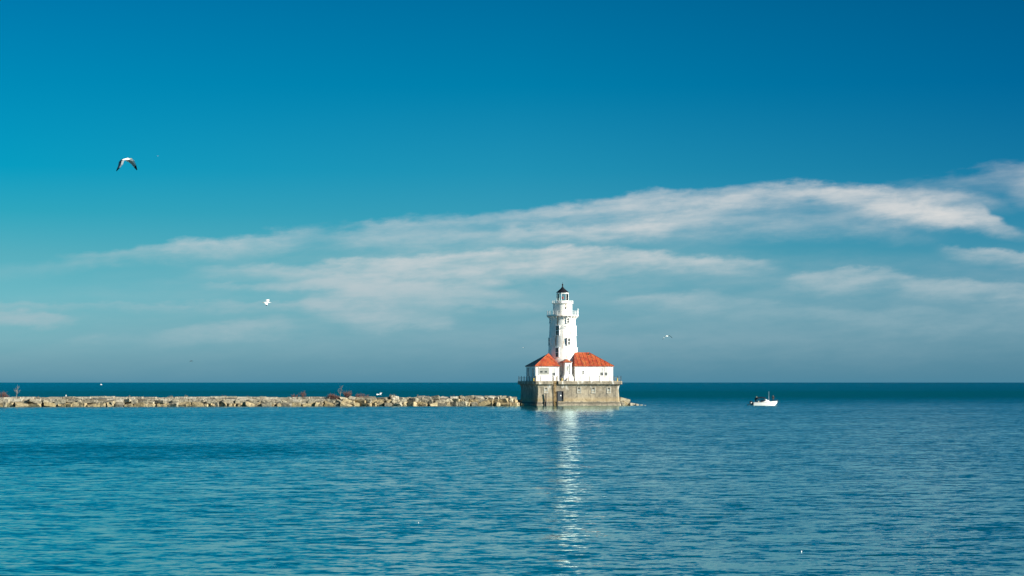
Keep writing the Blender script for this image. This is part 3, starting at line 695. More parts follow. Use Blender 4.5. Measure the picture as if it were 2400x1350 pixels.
# -- right house
rx0, rx1, ry1 = lx(1348.6, YH), lx(1436.8, YH), 2.2
h2 = thing('fog_signal_house', 'white house with red seamed metal roof right of the tower', 'house', ((rx0+rx1)/2,-2.3,DECK), LH)
m = MB(); m.box(rx0, rx1, YH, ry1, DECK-.05, ZE-.02); m.box(rx0-.06,rx1+.06,YH-.06,ry1+.06,DECK-.05,DECK+.18); m.box(rx0-.10,rx1+.10,YH-.10,ry1+.1,ZE-.30,ZE-.03)
m.build('wall', M['house'], h2)
ymid = (YH+ry1)/2; ZR = lz(826.3, rx0, ymid)
e = [Vector((rx0-oh,YH-oh,ZE)), Vector((rx1+oh,YH-oh,ZE)), Vector((rx1+oh,ry1+oh,ZE)), Vector((rx0-oh,ry1+oh,ZE))]
r0, r1 = Vector((rx0-oh+.9,ymid,ZR)), Vector((lx(1381.5,ymid),ymid,ZR))
m = MB(); m.add(e+[r0,r1]+[p-t_ for p in e], [(0,1,5,4),(1,2,5),(2,3,4,5),(3,0,4),(0,1,7,6),(1,2,8,7),(2,3,9,8),(3,0,6,9),(6,7,8,9)])
roof = m.build('roof', M['roof'], h2)
m = MB()
def slope_top(x):                      # where a seam starting at the front eave meets hip or ridge
    if x <= r0.x: q = (x-e[0].x)/(r0.x-e[0].x)
    elif x >= r1.x: q = (e[1].x-x)/(e[1].x-r1.x)
    else: q = 1.
    return Vector((x, e[0].y+(ymid-e[0].y)*q, ZE+(ZR-ZE)*q))
nse = 10
for k in range(1, nse):
    x = e[0].x + (e[1].x-e[0].x)*k/nse
    p, q = Vector((x,e[0].y,ZE)), slope_top(x); up = Vector((0,-.03,.03))
    m.tube([p+up*.6, q+up*.6], .028, 4)
m.build('standing_seam', plain('dark_red_seam', (.17,.024,.011), .6), roof)
m = MB()
for a, b in ((r0,r1),(e[1],r1),(e[2],r1)): m.tube([a,b], .06, 5)
m.tube([e[0]-t_*.5+Vector((0,-.03,0)), e[1]-t_*.5+Vector((0,-.03,0))], .07, 6)
m.build('ridge_cap', M['roof'], roof)
q = slope_top(lx(1379.5, ymid)); m = MB(); m.lathe([(.14,q.z-.7),(.14,q.z-.15),(.2,q.z-.12),(.02,q.z)], 8, (q.x, q.y-.75)); m.build('vent_pipe', M['iron'], roof)
for px in (1410.2, 1420.6): sash_window(h2, lx(px,YH), YH, lz(879.8,0,YH), lz(862.2,0,YH), .62)
sash_window(h2, lx(1367,YH), YH, lz(876.4,0,YH), lz(869,0,YH), .36, upper='dark')
x0, x1 = lx(1361.5,YH), lx(1384,YH); z1 = lz(864.8,0,YH)
m = MB(); m.box(x0-.05,x0+.05,YH-.05,YH+.02,DECK+.2,z1).box(x1-.05,x1+.05,YH-.05,YH+.02,DECK+.2,z1).box(x0-.05,x1+.05,YH-.07,YH+.02,z1,z1+.08)
dd = m.build('wide_door', M['house'], h2)
m = MB(); m.box((x0+x1)/2-.03,(x0+x1)/2+.03,YH-.04,YH+.02,DECK+.2,z1-.02); m.build('meeting_rail', M['trim'], dd)
m = MB(); m.ball((lx(1372.2,YH),YH-.06,lz(878.5,0,YH)),(.06,.05,.06),8,5); m.build('handle', M['iron'], dd)

# ------------------------------------------------------------------ rocks
def rock_obj(cx, cy, cz, w_, d_, h_, mat, blocky, rz=0, tilt=0, roll=0):
    bm = bmesh.new(); pts = []
    ch = .10 if blocky else .30
    for sx in (-1,1):
        for sy in (-1,1):
            for sz in (-1,1):
                j = lambda a: rnd.uniform(-a, a)
                jit = .09 if blocky else .22
                base = [sx*(1+j(jit)), sy*(1+j(jit)), sz*(1+j(jit))]
                for ax in range(3):
                    p = list(base); c_ = ch*rnd.uniform(.4,1.5)
                    p[ax] -= (sx,sy,sz)[ax]*c_*(1.6 if not blocky else 1)
                    pts.append(p)
    if not blocky:
        for _ in range(6):
            v = Vector((rnd.gauss(0,1),rnd.gauss(0,1),rnd.gauss(0,1))).normalized()*rnd.uniform(1.0,1.22); pts.append(v)
    Mx = Matrix.Rotation(rz,4,'Z') @ Matrix.Rotation(tilt,4,'Y') @ Matrix.Rotation(roll,4,'X') @ Matrix.Diagonal((w_/2,d_/2,h_/2,1))
    for p in pts: bm.verts.new((Mx @ Vector(p))[:])
    r_ = bmesh.ops.convex_hull(bm, input=bm.verts)
    dead = [g for g in r_['geom_interior'] + r_['geom_unused'] if isinstance(g, bmesh.types.BMVert)]
    bmesh.ops.delete(bm, geom=list(set(dead)), context='VERTS')
    bmesh.ops.recalc_face_normals(bm, faces=bm.faces)
    me = bpy.data.meshes.new('boulder'); bm.to_mesh(me); bm.free(); me.materials.append(mat)
    o = bpy.data.objects.new('slab_stone' if blocky else 'boulder', me); o.location = (cx,cy,cz); COL.objects.link(o)
    return o
def Yw(px): return 586.0 + (px/1212.0)*22.5           # distance of the breakwater's waterline
rocks = []                                            # (object, column, course)
def stone(px, py0, py1, wpx, course, mat, blocky, back, rz=0, tilt=0, roll=0, deep=2.0):
    Y = Yw(px) + back; k = Y/F
    h_ = (py1-py0)*k; cz = CAMH + (HY-(py0+py1)/2)*k
    o = rock_obj((px-HX)*k, Y+deep/2, cz, wpx*k, deep, h_, mat, blocky, rz, tilt, roll)
    rocks.append((o, px, course)); return o
def top_row(px):                                      # upper outline of the breakwater in photo rows
    base = 930.3 - (px/1200.)*.4 + .7*math.sin(px*.021) + .5*math.sin(px*.067+1)
    if 770 < px < 800: base += 3.5
    if 800 < px < 905: base += 1.5
    return base
px = -14.
while px < 765:                                       # pale squared cap slabs
    wd = rnd.choice((14,18,22,26,31,36)); t0 = top_row(px+wd/2)
    if px + wd > 770: wd = 772-px
    stone(px+wd/2, t0+rnd.uniform(-.5,.5), t0+rnd.uniform(4.6,6.2), wd*.955, 'cap', M['cap_rock'], True, 2.6, rnd.uniform(-.03,.03), rnd.uniform(-.012,.012), 0, 2.6)
    px += wd
px = -18.
while px < 765:                                       # second course of slabs
    wd = rnd.choice((18,22,27,32,38)); 
    stone(px+wd/2, 935.2+rnd.uniform(-.5,.7), 942.0+rnd.uniform(-.6,1.2), wd*.96, 'second', M['cap_rock'] if rnd.random()<.7 else M['mid_rock'], True, 1.75, rnd.uniform(-.06,.06), rnd.uniform(-.04,.04), rnd.uniform(-.05,.05), 2.4)
    px += wd
px = -12.
while px < 785:                                       # third course: tumbled blocks
    wd = rnd.choice((9,13,16,20,26,32))
    stone(px+wd/2, 940.0+rnd.uniform(-1,1.2), 948.0+rnd.uniform(-1.2,1.2), wd*.97, 'third', M['mid_rock'], rnd.random()<.75, .9+rnd.uniform(-.5,.7), rnd.uniform(-.5,.5), rnd.uniform(-.28,.28), rnd.uniform(-.35,.35), 2.0)
    px += wd*rnd.uniform(.86,1.12)
px = -16.
while px < 1212:                                      # waterline course
    wd = rnd.choice((8,11,15,19,24,29))
    lo = 954.4 - (px/1212.)*2.4
    if px + wd > 1215: wd = 1216-px
    stone(px+wd/2, lo-8.6+rnd.uniform(-1.4,1.3), lo+1.5, wd*.98, 'waterline', M['low_rock'] if rnd.random()<.8 else M['mid_rock'], rnd.random()<.45, rnd.uniform(-.4,.5), rnd.uniform(-.5,.5), rnd.uniform(-.28,.28), rnd.uniform(-.35,.35), 2.0)
    px += wd*rnd.uniform(.90,1.18)
px = 774.
while px < 1206:                                      # right half: tumbled boulders, upper course
    wd = rnd.choice((10,14,19,25,31)); t0 = top_row(px+wd/2)
    wd = min(wd, 1211-px)
    stone(px+wd/2, t0+rnd.uniform(-.5,.9), t0+rnd.uniform(7.0,9.2), wd*1.0, 'cap', M['mid_rock'] if rnd.random()<.6 else M['cap_rock'], rnd.random()<.35, 2.0+rnd.uniform(-.4,.4), rnd.uniform(-.4,.4), rnd.uniform(-.14,.14), rnd.uniform(-.2,.2), 2.4)
    px += wd*rnd.uniform(.9,1.06)
px = 779.
while px < 1208:                                      # right half: middle course
    wd = rnd.choice((9,13,17,22,28))
    wd = min(wd, 1211-px)
    stone(px+wd/2, 936.4+rnd.uniform(-1,1.2), 945.6+rnd.uniform(-1,1.2), wd*1.0, 'second', M['mid_rock'] if rnd.random()<.7 else M['low_rock'], rnd.random()<.3, .95+rnd.uniform(-.4,.5), rnd.uniform(-.45,.45), rnd.uniform(-.24,.24), rnd.uniform(-.2,.2), 2.0)
    px += wd*rnd.uniform(.9,1.12)
# rubble mound that fills the core behind the stones
m = MB()
rg = []
for k in range(26):
    p = -40 + k*50.; Y = Yw(p); X = (p-HX)/F*Y
    rg.append([(X,Y+1.7,-1.5),(X,Y+1.9,.5),(X,Y+2.8,1.25+.06*math.sin(k*2.1)),(X,Y+3.9,1.72+.04*math.sin(k*1.3)),(X,Y+6.5,1.74),(X,Y+9.5,-1.5)])
m.rings(rg); tag(m.build('ground', M['rubble']), kind='structure')
# labels of the stones: by course and by the nearest landmark
LM = [(-16,'the left frame edge'),(40,'the far-left sapling'),(155,'the white post'),(402,'the dry tuft'),(565,'the brown stalks'),(690,'the twin red shrubs'),(797,'the forked sapling'),(889,'the low gull'),(1000,'the brown weeds'),(1216,'the lighthouse pier')]
ORD = ['first','second','third','fourth','fifth','sixth','seventh','eighth','ninth','tenth','eleventh','twelfth','thirteenth','fourteenth']
CN = {'cap':('cap','top course'),'second':('block','second course down'),'third':('block','third course down'),'waterline':('stone','waterline course')}
for course in CN:
    seq = sorted([r for r in rocks if r[2] == course], key=lambda r: r[1])
    cnt = {}
    jobs = {}
    for o, p, _ in seq:
        best = min(range(len(LM)), key=lambda i: abs(LM[i][0]-p))
        side = 'right' if p >= LM[best][0] else 'left'
        jobs.setdefault((best, side), []).append((abs(LM[best][0]-p), o, p))
    for (b_, side), lst in jobs.items():
        for i, (_, o, p) in enumerate(sorted(lst, key=lambda q: q[0])):
            sq = o.name.startswith('slab'); mat = o.data.materials[0].name
            hue = 'pale' if mat.startswith('pale') else ('ochre' if mat.startswith('ochre') else 'grey-tan')
            tag(o, f"{hue} {'squared slab' if sq else 'rough boulder'}, {ORD[i]} {side} of {LM[b_][1]}, {CN[course][1]}", 'rock', 'stones of the breakwater')
# stones right of the pier
def tail(px, Y, y0, y1, wpx, mat, lb, rz, tilt, deep=1.8, blocky=False):
    k = Y/F; o = rock_obj((px-HX)*k, Y, CAMH+(HY-(y0+y1)/2)*k, wpx*k, deep, (y1-y0)*k, mat, blocky, rz, tilt, 0)
    tag(o, lb, 'rock', 'stones off the right end of the pier')
tail(1461, 622, 933.5, 944, 24, M['mid_rock'], 'large brown-grey slab tilted against the right end of the pier', .2, .22, 3.0, True)
tail(1456, 619, 942, 953, 15, M['mid_rock'], 'dark boulder under the big tilted slab right of the pier', .3, .1)
tail(1468, 619.5, 943, 953, 17, M['low_rock'], 'tan slab leaning at the water below the big tilted slab', -.2, .35)
tail(1481, 619, 944.8, 953, 13, M['cap_rock'], 'pale stone at the water just right of the leaning tan slab', .2, .3, 1.4)
tail(1493.5, 618.5, 946.2, 953, 8, M['cap_rock'], 'small pale stone third from the right in the row tailing into the lake', .1, .35, 1.0)
tail(1503, 618.2, 948.2, 953, 5, M['cap_rock'], 'rounded little white stone second from the right in the row', .1, .1, .6)
tail(1511.5, 618, 949.6, 952.5, 4.5, M['cap_rock'], 'last flat stone barely above water at the right end of the row', .1, .1, .6)
for px, Y, y0, y1, wp, mt, lb in ((1217, 615, 936, 953, 9, 'mid_rock', 'big shaded boulder wedged against the left face of the pier'), (1222.5, 612.5, 946, 953, 7, 'low_rock', 'small tan stone at the water under the shaded left pier face'), (1212.5, 613, 943, 953, 8, 'mid_rock', 'shaded boulder at the water left of the pier wall')):
    k = Y/F; o = rock_obj((px-HX)*k, Y, CAMH+(HY-(y0+y1)/2)*k, wp*k, 1.6, (y1-y0)*k, M[mt], False, .3, .2, 0); tag(o, lb, 'rock', 'stones of the breakwater')

# white post and small plants on the breakwater
def crest(px, back=3.6):
    Y = Yw(px)+back; return Vector(((px-HX)/F*Y, Y, CAMH+(HY-top_row(px)-.6)/F*Y))
c = crest(154.7)
t = thing('white_post', 'short white post standing on the breakwater slabs', 'post', c)
m = MB(); m.box(c.x-.09,c.x+.09,c.y-.09,c.y+.09,c.z-.1,c.z+.40); m.build('shaft', M['trim'], t)
m = MB(); m.lathe([(.13,c.z+.40),(.13,c.z+.43),(.02,c.z+.48)], 4, (c.x,c.y), R(45)); m.build('post_cap', M['trim'], t)

def branch(m, p, d, L, r, depth, spread, rr, n=3, up=.15):
    pts = [p]; q = p.copy(); dd = d.copy()
    for i in range(3):
        dd = (dd + Vector((rr.uniform(-1,1),rr.uniform(-1,1),rr.uniform(-.4,1)))*.10 + Vector((0,0,up*.3))).normalized()
        q = q + dd*L/3; pts.append(q.copy())
    m.tube(pts, [r, r*.85, r*.7, r*.5], 4)
    if depth:
        for i in range(n):
            s = rr.uniform(.35, 1.); b = pts[0].lerp(pts[-1], s)
            k = min(2, int(s*3)); b = pts[k].lerp(pts[k+1], s*3-k) if s < 1 else pts[-1]
            nd_ = (dd + Vector((rr.uniform(-1,1),rr.uniform(-1,1),rr.uniform(-.1,.9)))*spread).normalized()
            branch(m, b, nd_, L*rr.uniform(.45,.7), r*.6, depth-1, spread, rr, n, up)
def sapling(px, height, lb, seed, lean, name='bare_sapling'):
    rr = random.Random(seed); c = crest(px, 3.2); t = thing(name, lb, 'tree', c)
    m = MB(); top = c + Vector((lean*height, 0, height))
    pts = [c-Vector((0,0,.3)), c.lerp(top,.35)+Vector((.05,0,0)), c.lerp(top,.7)-Vector((.04,0,0)), top]
    m.tube(pts, [.06,.05,.035,.015], 6); m.build('trunk', M['twig'], t, True)
    m = MB()
    for i in range(13):
        s = .15+.8*i/13; b = c.lerp(top, s); a = rr.uniform(0, 6.28)
        d = Vector((math.cos(a)*rr.uniform(.6,1.1), math.sin(a)*.6, rr.uniform(.6,1.1))).normalized()
        branch(m, b, d, height*rr.uniform(.28,.5)*(1.2-.6*s), .024, 2, .55, rr, 3)
    m.build('twigs', M['twig'], t)
sapling(38, 2.0, 'bare grey sapling with fine twigs at the far left of the breakwater', 3, .12)
def forked(px, lb):
    rr = random.Random(9); c = crest(px, 3.2); t = thing('bare_sapling', lb, 'tree', c)
    m = MB(); m.tube([c-Vector((0,0,.3)), c+Vector((.02,0,.5)), c+Vector((.06,0,.95))], [.09,.08,.07], 6); m.build('trunk', M['twig'], t, True)
    m = MB(); f = c+Vector((.05,0,.9))
    for d, L in ((Vector((.10,.1,1)),1.35),(Vector((-.75,0,.85)),.95),(Vector((.35,.2,.9)),.8),(Vector((-.3,.3,1)),.9),(Vector((.22,-.1,1)),1.15)):
        branch(m, f, d.normalized(), L, .04, 2, .4, rr, 3)
    m.build('twigs', M['twig'], t)
forked(797, 'bare pale sapling forking low among the reddish bushes')
def shrub(px, w_, hgt, lb, seed, mat='red_twig', n=52, grp='leafless shrubs on the breakwater', name='leafless_shrub', back=3.0):
    rr = random.Random(seed); c = crest(px, back); t = thing(name, lb, 'shrub', c, None, grp)
    m = MB()
    for i in range(n):
        a = rr.uniform(0, 6.28); q = rr.random()**.6
        b = c + Vector((math.cos(a)*w_*.22*q, math.sin(a)*w_*.2*q, -.25))
        d = Vector((math.cos(a)*q*w_/hgt*.55, math.sin(a)*q*.5, 1)).normalized()
        branch(m, b, d, (hgt+.25)*rr.uniform(.36,.62), .022, 2, .5, rr, 3, .1)
    m.build('stems', M[mat], t)
shrub(4, 2.4, 1.5, 'reddish leafless shrub at the left edge, beside the grey sapling', 1)
shrub(16, 1.8, .9, 'low brown shrub between the left edge shrub and the grey sapling', 2, n=16)
shrub(87, .7, .45, 'thin pale weed on the slabs between the grey sapling and the white post', 21, 'dry_grass', 8)
shrub(302, .5, .6, 'single dead stalk on the slabs left of the dry tuft', 23, 'dry_grass', 4)
shrub(402, 1.0, .6, 'dry grey tuft standing on the left slabs', 4, 'dry_grass', 14)
shrub(437, 1.0, .5, 'lower dry tuft just right of the grey tuft', 5, 'dry_grass', 14)
shrub(526, 1.6, .55, 'sparse brown stalks on the middle slabs', 6, 'red_twig', 10)
shrub(583, .5, .5, 'small upright weed right of the sparse brown stalks', 24, 'dry_grass', 5)
shrub(612, .8, .4, 'tiny dry weed left of the twin red shrubs', 25, 'dry_grass', 6)
shrub(690, 1.7, 1.0, 'loose reddish shrub, shorter of the twin shrubs', 7, n=22)
shrub(709, 1.8, 1.45, 'loose reddish shrub, taller of the twin shrubs', 8, n=24)
shrub(778, 2.3, 1.3, 'dense red-brown bush in the gap left of the pale sapling', 10, n=70, back=2.0)
shrub(787, 1.8, .8, 'low brown brush filling the gap under the pale sapling', 26, n=44, back=1.6)
shrub(815, 2.3, 1.75, 'tall fan-shaped reddish bush right of the pale sapling', 11, n=56)
shrub(843, 2.4, 1.2, 'loose brown bush second right of the pale sapling', 12, n=34)
shrub(862, 1.0, 1.1, 'narrow reddish shrub left of the low-flying gull', 13, n=9)
shrub(918, 2.8, .8, 'low olive brush spilling between boulders right of the low-flying gull', 14, 'dry_grass', 30, back=1.9)
shrub(978, .8, .6, 'small dry stalks on the right boulders', 15, 'dry_grass', 7)
shrub(1002, 1.6, .5, 'low brown weeds right of the dry stalks', 16, 'red_twig', 12)
shrub(1062, 1.4, .5, 'sparse weeds on the boulders nearer the pier', 17, 'red_twig', 9)
shrub(1160, .7, .4, 'last wisp of dry weed before the pier', 18, 'dry_grass', 5)

# ------------------------------------------------------------------ people
def person(base, pose, label, mats, head_mat, facing=0.0):
    """pose: named joints in metres from the feet; one continuous skinned body"""
    J = pose
    names = list(J); idx = {n: i for i, n in enumerate(names)}
    links = [('pelvis','belly'),('belly','chest'),('chest','neck'),('neck','jaw'),('jaw','skull'),('skull','crown'),
             ('chest','sh_l'),('sh_l','el_l'),('el_l','wr_l'),('wr_l','pm_l'),('chest','sh_r'),('sh_r','el_r'),('el_r','wr_r'),('wr_r','pm_r'),
             ('pelvis','hip_l'),('hip_l','kn_l'),('kn_l','an_l'),('an_l','toe_l'),('pelvis','hip_r'),('hip_r','kn_r'),('kn_r','an_r'),('an_r','toe_r')]
    rad = dict(pelvis=(.19,.16),belly=(.21,.18),chest=(.22,.18),neck=(.06,.06),jaw=(.075,.085),skull=(.083,.10),crown=(.055,.065),
               sh=(.105,.10),el=(.085,.085),wr=(.036,.030),pm=(.042,.020),hip=(.095,.095),kn=(.065,.065),an=(.046,.05),toe=(.045,.04))
    me = bpy.data.meshes.new('person_cage'); me.from_pydata([tuple(J[n]) for n in names], [(idx[a], idx[b]) for a, b in links], [])
    tmp = bpy.data.objects.new('person_cage', me); COL.objects.link(tmp)
    md = tmp.modifiers.new('skin', 'SKIN'); sub = tmp.modifiers.new('sub', 'SUBSURF'); sub.levels = sub.render_levels = 1
    for n in names:
        v = me.skin_vertices[0].data[idx[n]]; v.radius = rad[n.split('_')[0]]; v.use_root = (n == 'pelvis')
    dg = bpy.context.evaluated_depsgraph_get(); dg.update()
    bm_me = bpy.data.meshes.new_from_object(tmp.evaluated_get(dg))
    bpy.data.objects.remove(tmp)
    m = MB()
    vs = [v.co.copy() for v in bm_me.vertices]; skin_i, top_i, leg_i, hair_i = 0, 1, 2, 3
    zn, zw = J['neck'].z + .02, J['pelvis'].z + .02
    for p in bm_me.polygons:
        c = p.center; mi = top_i
        if (c - J['pm_l']).length < .075 or (c - J['pm_r']).length < .075: mi = skin_i
        elif c.z > J['crown'].z - .015: mi = hair_i
        elif c.z > zn: mi = skin_i
        elif c.z < zw and (c-J['wr_l']).length > .16 and (c-J['wr_r']).length > .16: mi = leg_i
        if c.z < .10: mi = hair_i
        m.add([vs[i] for i in p.vertices], [tuple(range(len(p.vertices)))], mi)
    fx = Vector((0,-1,0)) if facing == 0 else Vector((math.sin(facing), -math.cos(facing), 0)); sx = Vector((-fx.y, fx.x, 0))
    hc = (J['jaw'] + J['skull'])/2
    m.mi = 0
    m.ball(hc + fx*.100, (.016,.02,.024), 6, 4)                          # nose
    for s in (-1, 1):
        m.mi = 0; m.ball(hc + sx*.083*s, (.02,.02,.032), 6, 4)           # ears
        m.mi = 3; m.ball(hc + fx*.088 + sx*.033*s + Vector((0,0,.035)), .010, 6, 4)   # eyes
    m.mi = 3; m.ball(hc + fx*.088 + Vector((0,0,-.05)), (.026,.010,.006), 6, 4)       # mouth
    m.mi = 0
    for sd_ in ('l', 'r'):
        pm, wr = J['pm_'+sd_], J['wr_'+sd_]; d = (pm-wr).normalized(); side = d.cross(Vector((0,0,1))); side = side.normalized() if side.length > .1 else Vector((1,0,0)); nrm = side.cross(d)
        for k, L in enumerate((.070,.080,.075,.058)):
            b = pm + d*.015 + side*(-.03+.02*k); m.tube([b, b+d*L*.5-nrm*.01, b+d*L*.85-nrm*.03], [.010,.009,.007], 5)
        b = wr.lerp(pm,.5) - side*.035; m.tube([b, b+d*.03-side*.03, b+d*.065-side*.035], [.012,.010,.008], 5)
    t = thing('person', label, 'person', base)
    m.M = None; m.v = [p + Vector(base) for p in m.v]
    m.build('body', mats, t, True)
    k = MB(); cr = J['crown'] + Vector(base)
    k.lathe([(.10,cr.z-.075),(.108,cr.z-.03),(.10,cr.z+.02),(.06,cr.z+.06),(.01,cr.z+.075)], 12, (cr.x,cr.y)); 
    if head_mat is M['tan_cloth']: k.box(cr.x-.07,cr.x+.07,cr.y-.22,cr.y-.05,cr.z-.075,cr.z-.06)
    k.build('cap', head_mat, t, True)
def V3(*a): return Vector(a)
P_STAND = dict(pelvis=V3(0,0,.94),belly=V3(0,.01,1.10),chest=V3(0,.01,1.33),neck=V3(0,0,1.47),jaw=V3(0,-.02,1.55),skull=V3(0,-.01,1.64),crown=V3(0,0,1.71),
    sh_l=V3(-.20,.0,1.39),el_l=V3(-.27,-.02,1.12),wr_l=V3(-.12,-.22,1.03),pm_l=V3(-.05,-.26,1.02),sh_r=V3(.20,.0,1.39),el_r=V3(.27,-.02,1.12),wr_r=V3(.12,-.22,1.05),pm_r=V3(.05,-.27,1.04),
    hip_l=V3(-.10,0,.90),kn_l=V3(-.12,-.02,.50),an_l=V3(-.13,.02,.09),toe_l=V3(-.15,-.14,.04),hip_r=V3(.10,0,.90),kn_r=V3(.12,-.02,.50),an_r=V3(.13,.02,.09),toe_r=V3(.16,-.14,.04))
P_LEAN = dict(pelvis=V3(-.05,0,.92),belly=V3(-.02,-.02,1.08),chest=V3(.06,-.05,1.30),neck=V3(.12,-.08,1.43),jaw=V3(.17,-.12,1.50),skull=V3(.17,-.12,1.59),crown=V3(.16,-.11,1.66),
    sh_l=V3(-.14,-.02,1.35),el_l=V3(-.22,-.08,1.08),wr_l=V3(-.02,-.25,1.0),pm_l=V3(.05,-.29,.99),sh_r=V3(.25,-.04,1.34),el_r=V3(.34,-.12,1.10),wr_r=V3(.32,-.34,1.05),pm_r=V3(.31,-.42,1.05),
    hip_l=V3(-.14,0,.88),kn_l=V3(-.15,-.06,.49),an_l=V3(-.18,.02,.09),toe_l=V3(-.19,-.14,.04),hip_r=V3(.06,0,.88),kn_r=V3(.09,-.06,.49),an_r=V3(.10,.02,.09),toe_r=V3(.13,-.14,.04))

# ------------------------------------------------------------------ motor boat
BY = water_dist(950.4); BK = BY/F; BX = (1794-HX)*BK
BM = Matrix.Translation((BX, BY, 0)) @ Matrix.Rotation(R(4), 4, 'Z')
bt = thing('motor_boat', 'white cabin motor boat with black canopy and outboard engine', 'boat', (0,0,0), BM)
def bxz(px, py): return (px-1794)*BK, (950.4-py)*BK
def hull_sec(x, hb, zs, zk, hw):      # half section: keel, chine, sheer
    return [(x,-hb,zs),(x,-hw,.02),(x,-hw*.9,-.12),(x,0,zk),(x,hw*.9,-.12),(x,hw,.02),(x,hb,zs)]
secs = [(-2.95,1.0,.74,-.30,.92),(-2.2,1.08,.76,-.32,.96),(-1.0,1.12,.80,-.34,.98),(.3,1.10,.88,-.34,.92),(1.2,.95,.95,-.30,.70),(1.9,.66,1.0,-.22,.34),(2.4,.36,1.04,.15,.10),(2.86,.04,1.08,.72,.02)]
m = MB(); rs = []
for (x,hb,zs,zk,hw) in secs:
    s_ = hull_sec(x,hb,zs,zk,hw)
    if x > 2.2: s_ = [(x,-hb,zs),(x-.12,-hw-.1*(2.86-x),zs*.55+zk*.2),(x-.05,-hw,zk+.12),(x,0,zk),(x-.05,hw,zk+.12),(x-.12,hw+.1*(2.86-x),zs*.55+zk*.2),(x,hb,zs)]
    rs.append(s_)
m.rings(rs, False, True, True)
hull = m.build('hull', M['gel'], bt, True)
m = MB()
for s in (-1,1): m.tube([(x, s*(hb+.015), zs-.09) for x,hb,zs,_,_ in secs], .035, 6)
m.build('rub_rail', plain('grey_rubber', (.35,.35,.34), .6), hull)
m = MB()
for s in (-1,1):
    for a, b in zip(secs, secs[1:]):
        wdt = .16
        m.add([(a[0],s*a[1],a[2]),(b[0],s*b[1],b[2]),(b[0],s*max(b[1]-wdt,0),b[2]+.02),(a[0],s*max(a[1]-wdt,0),a[2]+.02),(a[0],s*max(a[1]-wdt,0),a[2]-.06),(b[0],s*max(b[1]-wdt,0),b[2]-.06)], [(0,1,2,3),(3,2,5,4)])
m.box(-2.95,-2.75,-.98,.98,.55,.75)
m.build('gunwale', M['gel'], hull)
m = MB(); m.add([(-2.9,-.95,.38),(-.2,-1.0,.38),(-.2,1.0,.38),(-2.9,.95,.38)], [(0,1,2,3)]); m.add([(.9,-.8,.62),(1.9,-.5,.70),(2.5,-.2,.74),(2.5,.2,.74),(1.9,.5,.70),(.9,.8,.62)], [(0,1,2,3,4,5)])
m.build('deck', M['gel'], hull)
# cuddy and windscreen wedge
m = MB()
rs = []
for x, hb, z in ((-.92,.98,.84),(-.55,.98,1.02),(-.05,.92,1.42),(.05,.90,1.46),(.35,.82,1.30),(.8,.62,1.12),(1.0,.5,.98)):
    rs.append([(x,-hb-.04,.80),(x,-hb*.92,z-.06),(x,-hb*.80,z),(x,hb*.80,z),(x,hb*.92,z-.06),(x,hb+.04,.80)])
m.rings(rs); cu = m.build('cabin', M['gel'], bt, True)
m = MB()
for s in (-1,1): m.add([(-.70,s*.99,.92),(-.40,s*.98,1.16),(.06,s*.96,1.24),(.20,s*.95,1.14),(-.28,s*.99,1.0)], [(0,1,2,3,4)]); 
m.build('side_window', M['pane'], cu)
m = MB(); m.add([(-.02,-.84,1.44),(.12,-.78,1.42),(.12,.78,1.42),(-.02,.84,1.44),(-.30,-.80,1.86),(-.22,-.78,1.86),(-.22,.78,1.86),(-.30,.80,1.86)], [(0,3,2,1),(4,5,6,7),(0,1,5,4),(1,2,6,5),(2,3,7,6),(3,0,4,7)])
m.build('windscreen', M['glass'], bt)
m = MB(); rs = []
for x in [-2.08+.15*i for i in range(14)]:
    u = (x+1.05)/1.05; zc = 1.98-.10*u*u
    rs.append([(x,-.98,zc-.16),(x,-.9,zc-.04),(x,-.4,zc+.03),(x,.4,zc+.03),(x,.9,zc-.04),(x,.98,zc-.16),(x,.88,zc-.22),(x,-.88,zc-.22)])
m.rings(rs); can = m.build('canopy', M['canvas'], bt, True)
m = MB()
for s in (-1,1):
    m.tube([(-.95,s*1.0,.85),(-2.0,s*.96,1.86)], .022, 5).tube([(-.95,s*1.0,.85),(-.15,s*.94,1.84)], .022, 5).tube([(-.12,s*.92,1.45),(-.12,s*.94,1.84)], .03, 5).tube([(-2.0,s*1.0,.78),(-2.0,s*.96,1.86)], .022, 5)
m.build('canopy_frame', M['iron'], can)
m = MB()
for s in (-1,1): m.add([(-.98,s*.965,.95),(-.2,s*.935,1.5),(-.2,s*.93,1.78),(-1.6,s*.93,1.78)], [(0,1,2,3)]); m.add([(-.98,s*.960,.95),(-.2,s*.930,1.5),(-.2,s*.925,1.78),(-1.6,s*.925,1.78)], [(0,1,2,3)])
m.build('side_curtain', M['glass'], can)
m = MB(); m.tube([(.76,-.35,1.05),(.76,-.35,3.42)], [.022,.012], 6); an = m.build('antenna', M['trim'], bt)
m = MB(); m.lathe([(.06,1.0),(.06,1.12)], 8, (.76,-.35)); m.build('antenna_base', M['iron'], an)
m = MB()
for s in (-1,1): m.tube([(2.5,s*.28,1.06),(2.62,s*.22,1.30),(2.95,0,1.36)], .02, 5)
m.tube([(2.80,0,1.08),(2.95,0,1.36)], .02, 5); m.build('bow_rail', M['iron'], bt)
m = MB(); m.box(2.70,3.0,-.07,.07,1.06,1.14); m.tube([(2.98,0,1.12),(3.02,0,.92),(2.92,0,.80)], .04, 6).tube([(2.92,-.14,.84),(2.92,.14,.84)], .035, 5); m.build('anchor', M['iron'], bt)
m = MB(); m.box(-1.75,-1.25,-.85,-.35,.38,.72).box(-1.80,-1.65,-.85,-.35,.72,1.12); m.build('seat', M['cream'], bt)
